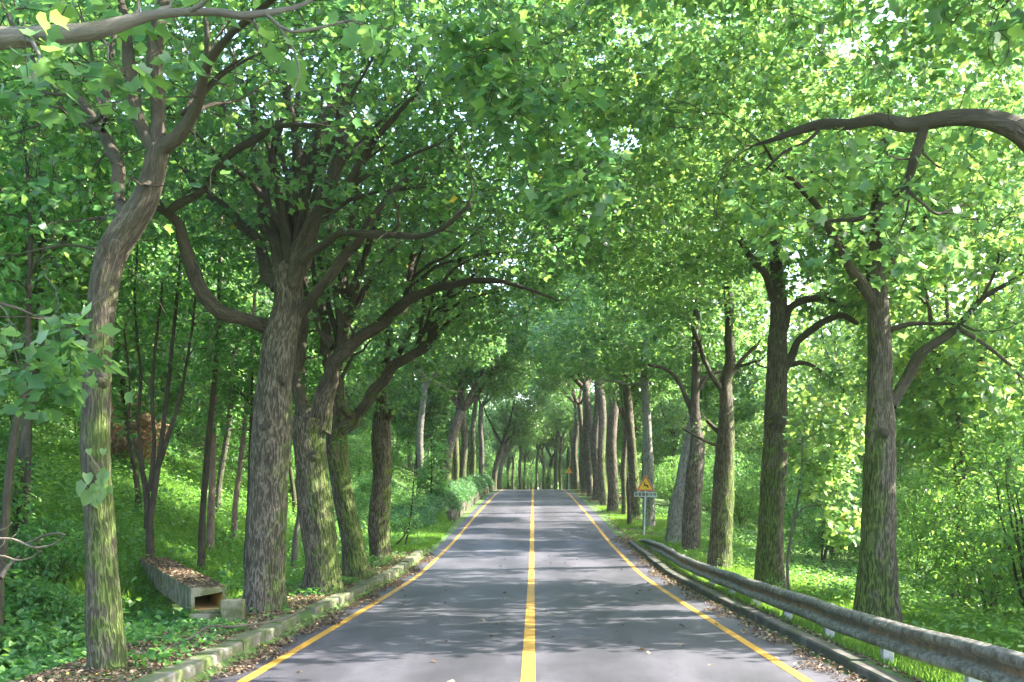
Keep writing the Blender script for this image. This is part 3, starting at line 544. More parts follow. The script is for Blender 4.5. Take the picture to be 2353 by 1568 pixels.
tree('roadside_tree', 'nearest whole tree on the right, green moss on one side, behind the guardrail', 16.2,
     [(2016, 1435, 112), (2015, 1403, 100), (2016, 1283, 88), (2021, 1132, 79), (2024, 982, 74), (2020, 906, 61), (2022, 831, 56), (2020, 760, 52), (2018, 690, 48), (2012, 620, 42), (2015, 500, 34), (2030, 360, 26), (2050, 200, 18)],
     [[(2045, 930, 34, 0), (2062, 905, 26, 0), (2085, 872, 24, 0), (2110, 835, 24, -.1), (2140, 800, 22, -.2), (2195, 755, 20, -.3), (2250, 690, 14, -.5), (2330, 640, 9, -.8)],
      [(2040, 762, 14, 0), (2075, 750, 11, -.1), (2120, 744, 10, -.2), (2190, 742, 8, -.3), (2240, 760, 5, -.4)],
      [(2195, 752, 12, -.3), (2250, 785, 9, -.4), (2310, 830, 6, -.5), (2360, 880, 4, -.6)],
      [(2010, 700, 26, 0), (1950, 600, 20, -.4), (1880, 480, 15, -.8), (1780, 380, 10, -1.3)],
      [(2015, 640, 24, 0), (2090, 540, 18, .3), (2180, 420, 12, .6)]],
     [(5.6, 16, 9.0, 3.4, 3.4, 3.0), (3.4, 15.4, 7.5, 2.6, 2.2, 1.4), (6.8, 15.2, 6.5, 2.0, 1.7, 1.1), (7.5, 15.6, 4.6, 1.0, 1.0, .7, .5), (1.6, 15.5, 9.4, 2.6, 2.4, 1.6), (2.4, 17.5, 12.6, 4.6, 3.4, 1.6, 1.2), (8.6, 18, 8.6, 2.4, 2.6, 2.4, .8)],
     n=(110, 760, 4600), per=11, lsize=.105, seed=35, moss=.19, side=(-.9, -.35, 0), low=4.0, tint=.5, knobs=[(2035, 992, 8)], group=AVE_R)
tree('roadside_tree', 'second tree along the guardrail, with a dark hollow knot and a bare patch low down', 23.2,
     [(1768, 1350, 86), (1768, 1343, 76), (1768, 1283, 66), (1776, 1132, 62), (1781, 1032, 58), (1783, 957, 54), (1785, 881, 48), (1786, 781, 46), (1790, 730, 44), (1788, 660, 36), (1780, 540, 30), (1790, 400, 22), (1800, 250, 15)],
     [[(1800, 850, 24, 0), (1815, 815, 18, 0), (1840, 780, 17, -.1), (1880, 742, 16, -.2), (1935, 724, 15, -.3), (1975, 745, 10, -.4)],
      [(1795, 760, 26, 0), (1812, 715, 20, -.1), (1850, 692, 18, -.2), (1900, 688, 13, -.3), (1950, 705, 9, -.4)],
      [(1810, 840, 14, 0), (1850, 838, 10, .1), (1890, 855, 8, .2), (1925, 882, 5, .3)],
      [(1785, 700, 22, 0), (1740, 610, 17, -.4), (1680, 520, 12, -.8), (1600, 450, 8, -1.2)]],
     [(5.4, 23.3, 10.2, 3.3, 3.2, 3.0), (3.2, 22.4, 8.3, 2.6, 2.2, 1.5), (6.9, 22.8, 7.2, 1.7, 1.5, 1.0, .7), (1.5, 22.5, 10.0, 2.4, 2.4, 1.6), (7.2, 22.6, 4.9, .9, .9, .5, .4), (9, 25, 9.5, 2.6, 2.6, 2.8, .8), (2, 24.5, 14, 4.6, 3.2, 1.6, 1)],
     n=(90, 640, 3800), per=10, lsize=.12, seed=38, moss=.15, side=(-.5, -.85, 0), low=4.4, tint=.45, knobs=[(1790, 962, 13)], group=AVE_R)
tree('roadside_tree', 'mossy yellow-green tree next beyond the one with the hollow knot', 29.0,
     [(1655, 1318, 72), (1655, 1300, 60), (1659, 1183, 50), (1664, 1082, 50), (1669, 982, 40), (1668, 881, 30), (1678, 831, 23), (1676, 781, 23), (1676, 720, 22), (1670, 600, 18), (1680, 450, 12)],
     [[(1660, 1000, 22, .1), (1650, 990, 14, .2), (1625, 965, 8, .3)],
      [(1672, 870, 18, 0), (1700, 830, 10, 0), (1740, 790, 8, 0)],
      [(1650, 1025, 8, -.1), (1610, 1010, 6, -.3), (1570, 985, 4, -.4)],
      [(1660, 900, 14, 0), (1620, 830, 11, -.4), (1590, 750, 8, -.8)]],
     [(5.3, 29, 11.0, 3.2, 3, 3.2), (3.4, 28.5, 9.2, 2.4, 2.2, 1.5), (6.6, 28.4, 7.6, 1.6, 1.4, 1.0, .6), (1.8, 28.5, 10.4, 2.4, 2.4, 1.6), (6.9, 28.6, 5.4, .9, .9, .5, .4), (2, 30, 15, 4.6, 3, 1.6, 1)],
     n=(70, 500, 2600), per=9, lsize=.13, seed=41, moss=.2, side=(.9, -.4, .1), low=4.2, tint=.4, group=AVE_R)
tree('roadside_tree', 'dark bare-sided tree on the right in front of the leaning pale trunk', 34.6,
     [(1586, 1290, 50), (1586, 1275, 44), (1590, 1183, 44), (1597, 1082, 44), (1602, 1017, 36), (1597, 931, 20), (1600, 831, 20), (1600, 760, 19), (1602, 640, 16), (1610, 500, 11)],
     [[(1595, 960, 12, 0), (1565, 890, 10, 0), (1530, 850, 8, -.2), (1490, 840, 6, -.4)],
      [(1600, 900, 10, 0), (1640, 860, 8, 0), (1670, 850, 5, 0)]],
     [(5.4, 34.6, 11.5, 3.2, 3, 3.4), (3.4, 34, 9.8, 2.6, 2.2, 1.6), (6.4, 34, 7.6, 1.4, 1.3, 1.0, .6)],
     n=(50, 380, 1500), per=9, lsize=.145, seed=44, moss=.02, side=(1, 0, 0), low=4.8, tint=.3, group=AVE_R)
tree('roadside_tree', 'pale furrowed trunk leaning right with rotten bark at its foot', 37.5,
     [(1548, 1252, 54), (1550, 1235, 46), (1556, 1170, 38), (1562, 1132, 32), (1574, 1062, 26), (1588, 980, 22), (1600, 880, 18), (1604, 780, 14)],
     [], [(6.6, 38, 9.2, 2.6, 2.6, 3.0), (7.4, 38, 6.2, 1.6, 1.6, 1.2)],
     n=(30, 180, 800), per=10, lsize=.18, seed=47, moss=.03, side=(-1, 0, 0), pale=.6, low=5, tint=.3, group=AVE_R)
tree('roadside_tree', 'pale grey straight tree right behind the warning sign on the right', 44.5,
     [(1492, 1220, 40), (1491, 1208, 32), (1490, 1082, 25), (1487, 982, 21), (1482, 881, 20), (1480, 800, 17), (1478, 700, 15), (1480, 600, 11)],
     [[(1484, 880, 10, 0), (1450, 885, 7, -.3), (1410, 875, 5, -.6), (1370, 880, 3, -1)]],
     [(5.2, 44.5, 11.5, 3.4, 3.2, 3.8), (2.6, 44, 9.6, 2.8, 2.4, 2.0), (6.4, 44, 8.4, 1.8, 1.6, 1.6)],
     n=(36, 240, 1400), per=10, lsize=.16, seed=50, moss=-.02, side=(0, -1, 0), pale=.75, low=6, tint=.2, group=AVE_R)
tree('roadside_tree', 'yellow-mossed tree on the right to the road side of the warning sign', 48.5,
     [(1462, 1198, 32), (1461, 1185, 26), (1455, 1082, 24), (1448, 982, 21), (1440, 881, 18), (1436, 800, 16), (1430, 700, 13)],
     [], [(4.8, 48.5, 11.5, 3.2, 3.2, 3.8), (2.4, 48, 10, 2.6, 2.4, 2.0)],
     n=(30, 220, 1300), per=10, lsize=.17, seed=53, moss=.22, side=(1, -.2, 0), low=6, tint=.2, group=AVE_R)
# ------------------------------------------------------------------ generic far row trees (shared meshes)
def generic(seed, r0, lean, h=5.5, crown=None, moss=.05, name='roadside_tree', n=(30, 200, 900), per=9, lsize=.22, kind='quad', leafm='leaf', mat_='bark', top=12, forks=4, low=4.2, cx=0):
    rg = np.random.default_rng(seed); W = Wood(rg)
    z = np.linspace(-.3, h, 12); x = lean * (np.clip(z, 0, None) / h) ** 1.5 + .08 * np.sin(z * 1.1 + seed); y = .08 * np.sin(z * .9 + seed * 2)
    W.tube(np.stack([x, y, z], 1), r0 * (1 - .035 * z * 4 / h) * (1 + .25 * np.exp(-np.clip(z, 0, 9) / .3)), 16, lump=.08)
    tip = np.array([x[-1], y[-1], h])
    for k in range(forks):
        a = k * 2 * math.pi / forks + rg.random() * .8; L = top - h
        s = np.linspace(0, 1, 6)[:, None]; rr = (.25 + .3 * rg.random()) * L
        pts = tip - np.array([0, 0, .3]) + np.hstack([np.cos(a) * rr * s ** .8 + cx * s * .6, np.sin(a) * rr * s ** .8, L * .85 * s]) + rg.normal(0, .12, (6, 3)) * s
        W.tube(pts, r0 * .55 * (1 - .8 * s[:, 0]), 8)
    root = empty(name, (0, 0, 0), 'x', 'tree'); SC.collection.objects.unlink(root); SC.collection.objects.link(root)
    for W_ in (0,):
        t_ = W.build('trunk', M[mat_], root); t_['moss'] = moss; t_['moss_side'] = [1., -.3, 0.]; t_['pale'] = 0.
    pos = np.concatenate(W.pos); k = pos[:, 2] > low; W.pos = [pos[k]]; W.dir = [np.concatenate(W.dir)[k]]; W.rad = [np.concatenate(W.rad)[k]]
    B = crown or [(lean + cx, 0, h + 4, 3.4, 3.2, 3.4), (lean + cx * 2.2, 0, h + 3, 2.6, 2.6, 2.0)]
    a = attach(W, blob_points(B, n[0], rg, .3), .06, rg, 5, limitlen=6); b = attach(W, blob_points(B, n[1], rg, .35), .025, rg, 3, limitlen=4)
    c = attach(W, blob_points(B, n[2], rg, .4), .009, rg, 3, sag=.05, limitlen=2.5)
    br = W.build('branches', M[mat_], root); br['moss'] = -.3; br['moss_side'] = [1., -.3, 0.]; br['pale'] = 0.
    p, ax, up, sz = foliage_on(c + b[len(b) // 2:], per, lsize, rg, lsize * .8)
    o = leaves('crown', p, ax, up, sz, M[leafm], kind, root, rg=rg); o['tint'] = 0.
    return root
protos = {}
def place(kind, x, y, rz, sc, label, group, **k):
    pr = protos[kind]
    if pr['used']: r = copy_thing(pr['o'], (x, y, gz(x, y) - .05), rz, sc, label=label, group=group, **k)
    else:
        pr['used'] = True; r = pr['o']; r.location = (x, y, gz(x, y) - .05); r.rotation_euler = (0, 0, rz); r.scale = (sc,) * 3; r['label'] = label; r['group'] = group
        for c in r.children:
            for a in ('moss', 'pale', 'tint'):
                if a in k and a in c: c[a] = k[a]
    return r
def proto(k, **a): protos[k] = {'o': generic(**a), 'used': False}
proto('row0', seed=101, r0=.30, lean=.15, h=9.0, cx=-1.5, top=15, low=7.6, n=(40, 260, 1200))
proto('row1', seed=102, r0=.33, lean=1.1, h=5.6, cx=1.2, top=13, n=(40, 260, 1200))
proto('row2', seed=103, r0=.24, lean=-.3, h=8.2, cx=-1.4, top=14.5, low=6.8, n=(40, 260, 1200))
right_row = [(1406, 1162, 24, 'row0', 0, .1, 'dark stout tree on the right beyond the yellow-mossed one'),
             (1387, 1155, 17, 'row2', -.03, .6, 'tree with bright yellow moss low down, beyond the stout dark right-hand one'),
             (1369, 1147, 18, 'row0', 0, 0, 'tree on the right next beyond the one with bright yellow moss'),
             (1356, 1141, 15, 'row2', 0, 0, 'fourth trunk out from the yellow-mossed roadside tree on the right'),
             (1345, 1135, 14, 'row0', 0, 0, 'fifth trunk out from the yellow-mossed roadside tree on the right')]
for i, (px, py, wd, k, le, mo, lb) in enumerate(right_row):
    d = [55, 62, 69, 76, 84][i]; x = (px - VX) * d / F
    place(k, x, d, .5 * math.sin(i * 2.3), 1.0 + .1 * (i % 2), lb, AVE_R, moss=float(mo) * .3, pale=0.)
for i in range(5):
    d = 90 + i * 8; place(['row0', 'row2', 'row0', 'row2', 'row0'][i], 4.6 + .25 * math.sin(i * 2), d, .5 * math.sin(i * 1.9), 1.05, 'dark slender trunk of the right-hand row near the crest of the road', AVE_R)
place('row2', (1433 - VX) * 52 / F, 52, 2.1, .62, 'thin trunk leaning right beside the yellow-mossed tree of the right-hand row', AVE_R)
left_row = [(963, 50, 'row2', .75, .45, .1, 'pale grey tree on the left bank wrapped in a leafy climber'),
            (1020, 60, 'row1', .95, 0, .1, 'dark crooked two-forked tree standing over the hedge on the left'),
            (1046, 63, 'row2', .8, .05, .2, 'upright tree close behind the crooked two-forked one on the left'),
            (1066, 72, 'row0', .85, 0, .1, 'ivy-dark trunk in the middle of the hedge on the left'),
            (1085, 80, 'row2', .9, .1, .25, 'yellow-mossed trunk behind the far half of the left hedge'),
            (1107, 92, 'row0', .8, .1, 0, 'thin pale trunk near the far end of the left hedge'),
            (1133, 97, 'row1', .82, 0, 0, 'dark trunk leaning toward the road past the left hedge'),
            (1145, 103, 'row1', .72, .35, 0, 'pale leaning trunk just behind the dark leaning one past the left hedge')]
for i, (px, d, k, sc, pale, moss, lb) in enumerate(left_row):
    place(k, (px - VX) * d / F, d, (.3 * math.sin(i) if k == 'row1' else math.pi + .5 * math.sin(i * 1.7)), sc, lb, AVE_L, pale=pale, moss=moss)
# trees where the road bends away beyond the crest
FAR = 'trees beyond the crest of the road'
far = [(1178, 118, .75), (1205, 128, .8), (1232, 120, 1.0), (1260, 124, 1.0), (1276, 116, .9), (1290, 130, 1.0), (1304, 122, 1.0), (1222, 150, 1), (1246, 146, 1), (1190, 150, .9), (1165, 140, .8), (1150, 160, .9), (1212, 175, 1), (1270, 170, 1), (1300, 165, 1),
       (1240, 190, 1.1), (1180, 185, 1.1), (1290, 195, 1.1), (1130, 175, 1.1), (1330, 180, 1.1), (1080, 165, 1.1), (1380, 160, 1.1), (1340, 205, 1.2), (1110, 205, 1.2), (1222, 215, 1.2), (1195, 112, .8), (1250, 113, .95), (1287, 111, .9), (1312, 140, .9), (1168, 126, .8), (1255, 155, 1), (1200, 160, 1), (1150, 140, .9)]
for i, (px, d, s) in enumerate(far):
    place(['row0', 'row2', 'row2', 'row1', 'row0'][i % 5], (px - VX) * d / F, d, i * 1.7, s * (.6 + .3 * ((i * .618) % 1)), 'dark trunk among the trees where the road dips away beyond the crest', FAR, tint=-.2 + .2 * (i % 3))
# ------------------------------------------------------------------ woodland either side
proto('wood0', seed=201, name='woodland_tree', r0=.12, lean=.3, h=4.5, top=10, forks=3, low=2.6, n=(24, 180, 850), per=10, lsize=.22, crown=[(.3, 0, 7.5, 2.4, 2.4, 3.2), (0, .3, 4.5, 1.9, 1.9, 1.3)])
proto('wood1', seed=202, name='woodland_tree', r0=.09, lean=-.4, h=5, top=9.5, forks=3, low=2.2, n=(24, 150, 620), per=9, lsize=.22, crown=[(-.2, 0, 7, 2.2, 2.2, 3), (.4, -.2, 4.2, 1.7, 1.7, 1.4)])
proto('wood2', seed=203, name='woodland_tree', r0=.16, lean=.1, h=6, top=15, forks=4, low=3.5, n=(36, 260, 1250), per=10, lsize=.25, crown=[(0, 0, 11.5, 3.4, 3.4, 4.4), (0, 0, 6.4, 2.6, 2.6, 2.0)])
WL = 'woodland trees on the left slope'; WR = 'woodland trees on the right below the road'
rg = np.random.default_rng(77); pts = []
def scatter(n, xr, yr, mind, ok):
    o = []; t = 0
    while len(o) < n and t < 6000:
        t += 1; x = rg.uniform(*xr); y = rg.uniform(*yr)
        if ok(x, y) and all((x - a) ** 2 + (y - b) ** 2 > mind ** 2 for a, b in o): o.append((x, y))
    return o
inview = lambda x, y: abs(x) < y * .62 + 6
L1 = scatter(135, (-62, -9), (15, 150), 2.7, lambda x, y: inview(x, y) and not (y < 34 and x > -.42 * y - 1.5) and not (x > -11 and 40 < y < 70))
for i, (x, y) in enumerate(L1):
    place(['wood0', 'wood1', 'wood2'][i % 3], x, y, rg.uniform(0, 6.28), rg.uniform(.85, 1.25), 'slender trunk in the woodland on the slope left of the road', WL, tint=float(rg.uniform(-.3, .5)), pale=float(rg.uniform(0, .2)))
L3 = scatter(40, (-45, 45), (205, 270), 4.5, lambda x, y: True)
for i, (x, y) in enumerate(L3):
    place('wood2', x, y, rg.uniform(0, 6.28), rg.uniform(1.3, 1.8), 'dim tree at the far end of the woodland beyond the crest', 'woodland trees at the far end of the road', tint=float(rg.uniform(-.2, .6)))
for i, (x, y) in enumerate([(-11, 27.5), (-13, 30), (-10.2, 32.5), (-16.8, 31), (-9.2, 38)]):
    place(['wood1', 'wood0'][i % 2], x, y, i * 1.4, .9 + .1 * (i % 3), 'slender trunk in the woodland on the slope left of the road', WL, tint=-.1 + .1 * (i % 4), pale=.15 * (i % 4))
L2 = scatter(115, (8.5, 70), (14, 150), 2.7, lambda x, y: inview(x, y) and not (y < 38 and x < 21 and (x * 7.3 + y * 3.1) % 5 > 2.9))
for i, (x, y) in enumerate(L2):
    place(['wood0', 'wood1', 'wood2'][i % 3], x, y, rg.uniform(0, 6.28), rg.uniform(.85, 1.2), 'slender sunlit tree in the woodland right of the road', WR, tint=float(rg.uniform(.2, 1.2)), pale=float(rg.uniform(0, .2)))
# ------------------------------------------------------------------ shrubs of the right and left understorey
def bush(seed, rx, h, n=(14, 90, 420), per=9, lsize=.13, kind='oval', name='shrub', stems=5):
    rg = np.random.default_rng(seed); W = Wood(rg); root = empty(name, (0, 0, 0), 'x', 'shrub')
    for k in range(stems):
        a = rg.uniform(0, 6.28); s = np.linspace(0, 1, 6)[:, None]; l = rg.uniform(.2, .6) * rx
        W.tube(np.hstack([np.cos(a) * l * s, np.sin(a) * l * s, h * .8 * s - .15]) + rg.normal(0, .04, (6, 3)) * s, .022 * (1 - .7 * s[:, 0]) * (h / 2), 5)
    B = [(0, 0, h * .6, rx, rx, h * .45), (rx * .5, -.2, h * .4, rx * .6, rx * .6, h * .3)]
    attach(W, blob_points(B, n[0], rg, .3), .02, rg, 4); attach(W, blob_points(B, n[1], rg, .35), .01, rg, 3); c = attach(W, blob_points(B, n[2], rg, .4), .005, rg, 3, sag=.08)
    br = W.build('stems', M['bark'], root); br['moss'] = -.2; br['moss_side'] = [1., 0., 0.]; br['pale'] = .1
    p, ax, up, sz = foliage_on(c, per, lsize, rg, lsize * .8, .15); up = norm(up + np.array([0, 0, 1.0]))
    o = leaves('foliage', p, ax, up, sz, M['shrub'], kind, root, rg=rg); o['tint'] = 0.
    return root
protos['bush0'] = {'o': bush(301, 1.3, 2.2, (16, 110, 560), 9, .10), 'used': False}; protos['bush1'] = {'o': bush(302, 1.0, 1.5, (10, 60, 300)), 'used': False}
protos['bush2'] = {'o': bush(303, 1.6, 3.2, (20, 130, 800), 9, .105), 'used': False}
BR_ = 'shrubs below the guardrail on the right'; BL_ = 'shrubs under the trees on the left slope'
for i, (x, y, c_) in enumerate([(7.3, 11.6, .8), (8.7, 13.3, 1.2), (8.4, 16.6, 1.1), (10.9, 16.5, 1.45), (12.5, 20, 1.6), (9.6, 21, 1.3)]):
    place('bush2', x, y, i * 1.1, c_, 'leafy green shrub in the thicket beyond the guardrail', BR_, tint=.75 + .1 * i)
S4 = scatter(50, (9.6, 24), (23, 85), 1.7, lambda x, y: x < y * .6 + 3 and x > 8.4 + .03 * y)
for i, (x, y) in enumerate(S4):
    place('bush2', x, y, rg.uniform(0, 6.28), rg.uniform(.9, 1.35), 'leafy green shrub in the thicket beyond the guardrail', BR_, tint=float(rg.uniform(-.1, .9)))
S5 = scatter(44, (-30, -8.5), (27, 80), 2.0, lambda x, y: x > -y * .6 - 3 and not (y < 29 and x > -.44 * y + .5))
for i, (x, y) in enumerate(S5):
    place('bush2', x, y, rg.uniform(0, 6.28), rg.uniform(.8, 1.3), 'leafy green shrub under the trees of the left slope', BL_, tint=float(rg.uniform(-.5, .6)))
S1 = scatter(50, (7.3, 44), (11, 90), 1.7, lambda x, y: x < y * .60 + 4 and x > 6.9 + .03 * y and not (26 < y < 40 and x < 10.5))
for i, (x, y) in enumerate(S1):
    place(['bush0', 'bush2', 'bush1', 'bush2'][i % 4], x, y, rg.uniform(0, 6.28), rg.uniform(.8, 1.2), 'leafy green shrub in the thicket beyond the guardrail', BR_, tint=float(rg.uniform(.3, 1.2)))
for i in range(30):
    sg = 1 if i % 2 else -1; y = 62 + i * 3.2; x = sg * (7.2 + 3.2 * ((i * .618) % 1))
    place(['wood0', 'wood1'][(i // 2) % 2], x, y, i * 1.3, 1.0 + .15 * ((i * .37) % 1), ('slender sunlit tree in the woodland right of the road' if sg > 0 else 'slender trunk in the woodland on the slope left of the road'), WR if sg > 0 else WL, tint=.4 * sg)
for i in range(10):
    place('bush2', -9 + 2.1 * i, 126 + 3 * math.sin(i * 2.2), i * 1.0, 1.1, 'sunlit green shrub far off beyond the crest of the road', 'shrubs beyond the crest of the road', tint=.6)
S3 = scatter(44, (-38, 38), (118, 215), 3.0, lambda x, y: True)
for i, (x, y) in enumerate(S3):
    place('bush2', x, y, rg.uniform(0, 6.28), rg.uniform(1.3, 2.0), 'sunlit green shrub far off beyond the crest of the road', 'shrubs beyond the crest of the road', tint=float(rg.uniform(.3, 1.1)))
S2 = scatter(50, (-46, -7), (9.5, 90), 1.8, lambda x, y: -x < y * .60 + 4 and not (x > -.34 * y - 1.5 and y < 40) )
for i, (x, y, c_) in enumerate([(-6.6, 11.2, .55), (-7.6, 12.6, .7), (-6.7, 13.2, .5), (-9.2, 15, .9), (-8.4, 17.4, .8), (-7.6, 15.6, .55), (-10.4, 18.6, 1.0)]):
    place('bush1', x, y, i * 1.1, c_, 'leafy green shrub under the trees of the left slope', BL_, tint=-.3 + .12 * i)
for i, (x, y) in enumerate(S2):
    place(['bush0', 'bush1', 'bush2', 'bush1'][i % 4], x, y, rg.uniform(0, 6.28), rg.uniform(.7, 1.1), 'leafy green shrub under the trees of the left slope', BL_, tint=float(rg.uniform(-.4, .5)))
# ------------------------------------------------------------------ ground cover, grass, litter
def cover(name, xs, ys, h0, h1, size, m, kind, up_b=1.2, flat=False, tint=0, label=None):
    kk = ~((xs > -5.3) & (xs < -4.35) & (ys > 14.2) & (ys < 15.2)) | (np.arange(len(xs)) % 9 == 0); xs = xs[kk]; ys = ys[kk]
    n = len(xs); r = np.random.default_rng(n); z = np.where(np.abs(xs) < 3.45, np.maximum(ground(xs, ys), zr(ys) + .008), ground(xs, ys)) + r.uniform(h0, h1, n)
    a = r.uniform(0, 6.28, n); ax = np.stack([np.cos(a), np.sin(a), r.uniform(-.5, .35, n)], 1)
    up = np.array([0, 0, up_b]) + r.normal(0, .45 if not flat else .25, (n, 3))
    if kind == 'blade': ax = np.stack([np.cos(a) * .4, np.sin(a) * .4, np.ones(n)], 1); up = np.stack([-np.sin(a), np.cos(a), np.zeros(n)], 1) + r.normal(0, .4, (n, 3))
    o = leaves(name, np.stack([xs, ys, z], 1), ax, up, size * r.uniform(.55, 1.2, n), M[m], kind, rg=r); o['tint'] = float(tint)
    return meta(o, label, kind='stuff')
def pts_in(n, xr, yr, ok, seed, power=1.6):
    r = np.random.default_rng(seed); x = r.uniform(xr[0], xr[1], n); t = r.random(n); y = yr[0] + (yr[1] - yr[0]) * t ** power
    k = ok(x, y); return x[k], y[k]
def clump(x, y, s): return (np.sin(x * s + 2 * np.sin(y * s * .7)) * np.sin(y * s * 1.1 + 1.7 * np.sin(x * s * .8)))
inculv = lambda x, y: (np.abs((x + 5.05) * .91 + (y - 15.3) * .42) < .34) & (y > 14.6) & (y < 21.5)
x, y = pts_in(230000, (-26, -4.9), (7.5, 60), lambda x, y: (-x < y * .56 + 1.5) & (-x > 5.0 + .15 * np.sin(y * 2)) & ~inculv(x, y) & (clump(x, y, 1.3) > -.75), 1)
cover('undergrowth', x, y, .02, .26, .08, 'shrub', 'oval', tint=.4)
x, y = pts_in(150000, (-36, -5.8), (7.5, 75), lambda x, y: (-x < y * .56 + 1.5) & ~inculv(x, y) & (clump(x, y, 1.1) > -.15) & ~((x > -10) & (y > 16) & (y < 27)), 2)
cover('undergrowth', x, y, .1, .75, .12, 'shrub', 'oval', tint=.7)
x, y = pts_in(26000, (-10, -5.2), (7, 16.5), lambda x, y: (-x < y * .56 + 1) & (clump(x, y, 1.7) > -.5) & ((x < -5.6) | (clump(x, y, 3) > 0)), 12, 1)
cover('undergrowth', x, y, .05, .45, .12, 'shrub', 'heart', tint=.1)
x, y = pts_in(120000, (-16, -5.0), (15, 42), lambda x, y: (-x < y * .5) & (-x > 5.2) & ~inculv(x, y), 3)
cover('grass', x, y, -.02, .03, .22, 'grass', 'blade', tint=.3)
x, y = pts_in(9000, (-16, -5.0), (15, 42), lambda x, y: (-x < y * .5) & (-x > 5.6) & ~inculv(x, y) & (clump(x, y, 2.3) > .25), 14)
cover('undergrowth', x, y, .15, .5, .12, 'shrub', 'heart', tint=.5)
x, y = pts_in(1800, (-5.6, -3.7), (32, 47), lambda x, y: clump(x, y, 2.5) > 0, 15, 1)
cover('undergrowth', x, y, .03, .2, .09, 'shrub', 'oval', tint=.5)
x, y = pts_in(60000, (-5.6, -3.5), (31.5, 47), lambda x, y: x < -3.45 - .02 * (y - 30) + .05 * np.sin(y * 3), 4, 1)
cover('grass', x, y, -.02, .02, .12, 'grass', 'blade', tint=.2)
x, y = pts_in(150000, (3.8, 9.5), (7, 60), lambda x, y: (x > 3.85 - .4 * sm(34, 40, y)) & ((clump(x, y, 1.4) > -.35) | (y < 32)) & (x < y * .56 + 1), 5, 1.4)
cover('grass', x, y, -.02, .02, .13, 'grass', 'blade', tint=.35)
x, y = pts_in(70000, (4.6, 22), (7, 60), lambda x, y: (x < y * .56 + 2) & ((x > 6.2) | (clump(x, y, 1.7) > .5)), 6)
cover('undergrowth', x, y, .02, .35, .10, 'shrub', 'oval', tint=.8)
x, y = pts_in(34000, (-5.2, -3.05), (7, 33), lambda x, y: (x < -3.2 + .12 * np.sin(y * 1.7) + .1 * np.sin(y * 5.3)) & ((x < -3.74) | (x > -3.5)), 7, 1.3)
cover('leaf_litter', x, y, .0, .05, .055, 'dead', 'oval', 1.2)
x, y = pts_in(13000, (2.95, 4.1), (7, 40), lambda x, y: (x > 3.17 + .12 * np.sin(y * 2.1) + .1 * np.sin(y * 6)) & ~((x > 3.5) & (x < 3.75) & (y < 36)), 8, 1.2)
cover('leaf_litter', x, y, .0, .04, .055, 'dead', 'oval', 1.2)
x, y = pts_in(14000, (3.6, 7.5), (38, 95), lambda x, y: clump(x, y, .5) > -.2, 9, 1.2)
cover('leaf_litter', x, y, .0, .03, .09, 'dead', 'oval', 1.2)
x, y = pts_in(7000, (-5.3, -3.7), (7, 31), lambda x, y: (clump(x, y, 2.1) > .25) | (x < -4.9), 10, 1.2)
cover('undergrowth', x, y, .03, .16, .07, 'shrub', 'heart')
r_ = np.random.default_rng(5); xs = r_.uniform(-2.9, 3.2, 130); ys = 8 + 60 * r_.random(130) ** 1.5
a = r_.uniform(0, 6.28, 130)
o = leaves('fallen_leaves', np.stack([xs, ys, zr(ys) + .012], 1), np.stack([np.cos(a), np.sin(a), np.zeros(130)], 1), np.array([0, 0, 1.]) + r_.normal(0, .15, (130, 3)), r_.uniform(.04, .09, 130), M['dead'], 'tulip', rg=r_)
o['tint'] = 0.; meta(o, kind='stuff')
# ------------------------------------------------------------------ kerbs
def kerb(name, x0, x1, y0, y1, h, m, seed, bl=1.0, gap=None):
    mb = MB(); r = random.Random(seed); y = y0
    while y < y1:
        L = bl * r.uniform(.95, 1.05); dx = r.uniform(-.015, .015); dh = r.uniform(-.015, .012)
        if not (gap and gap[0] < y < gap[1]):
            z0 = float(zr(y)); z1 = float(zr(y + L)); g = .008; e = .02
            a = [(x0 + dx, y + g, z0 - .15), (x1 + dx, y + g, z0 - .15), (x1 + dx, y + g, z0 + h + dh - e), (x1 + dx - e, y + g, z0 + h + dh), (x0 + dx + e, y + g, z0 + h + dh), (x0 + dx, y + g, z0 + h + dh - e)]
            b = [(p[0] + r.uniform(-.003, .003), y + L - g, p[2] + z1 - z0) for p in a]
            n = 6; mb.add(a + b, [tuple(range(n)), tuple(range(2 * n - 1, n - 1, -1))] + [(i, n + i, n + (i + 1) % n, (i + 1) % n) for i in range(n)])
        y += L
    return meta(mb.build(name, M[m]), kind='structure')
kerb('kerb', -3.74, -3.50, 4, 32.5, .21, 'kerb', 1, gap=(15.0, 15.5))
kerb('kerb', 3.52, 3.70, 3, 36, .12, 'kerbdark', 2, 2.0)
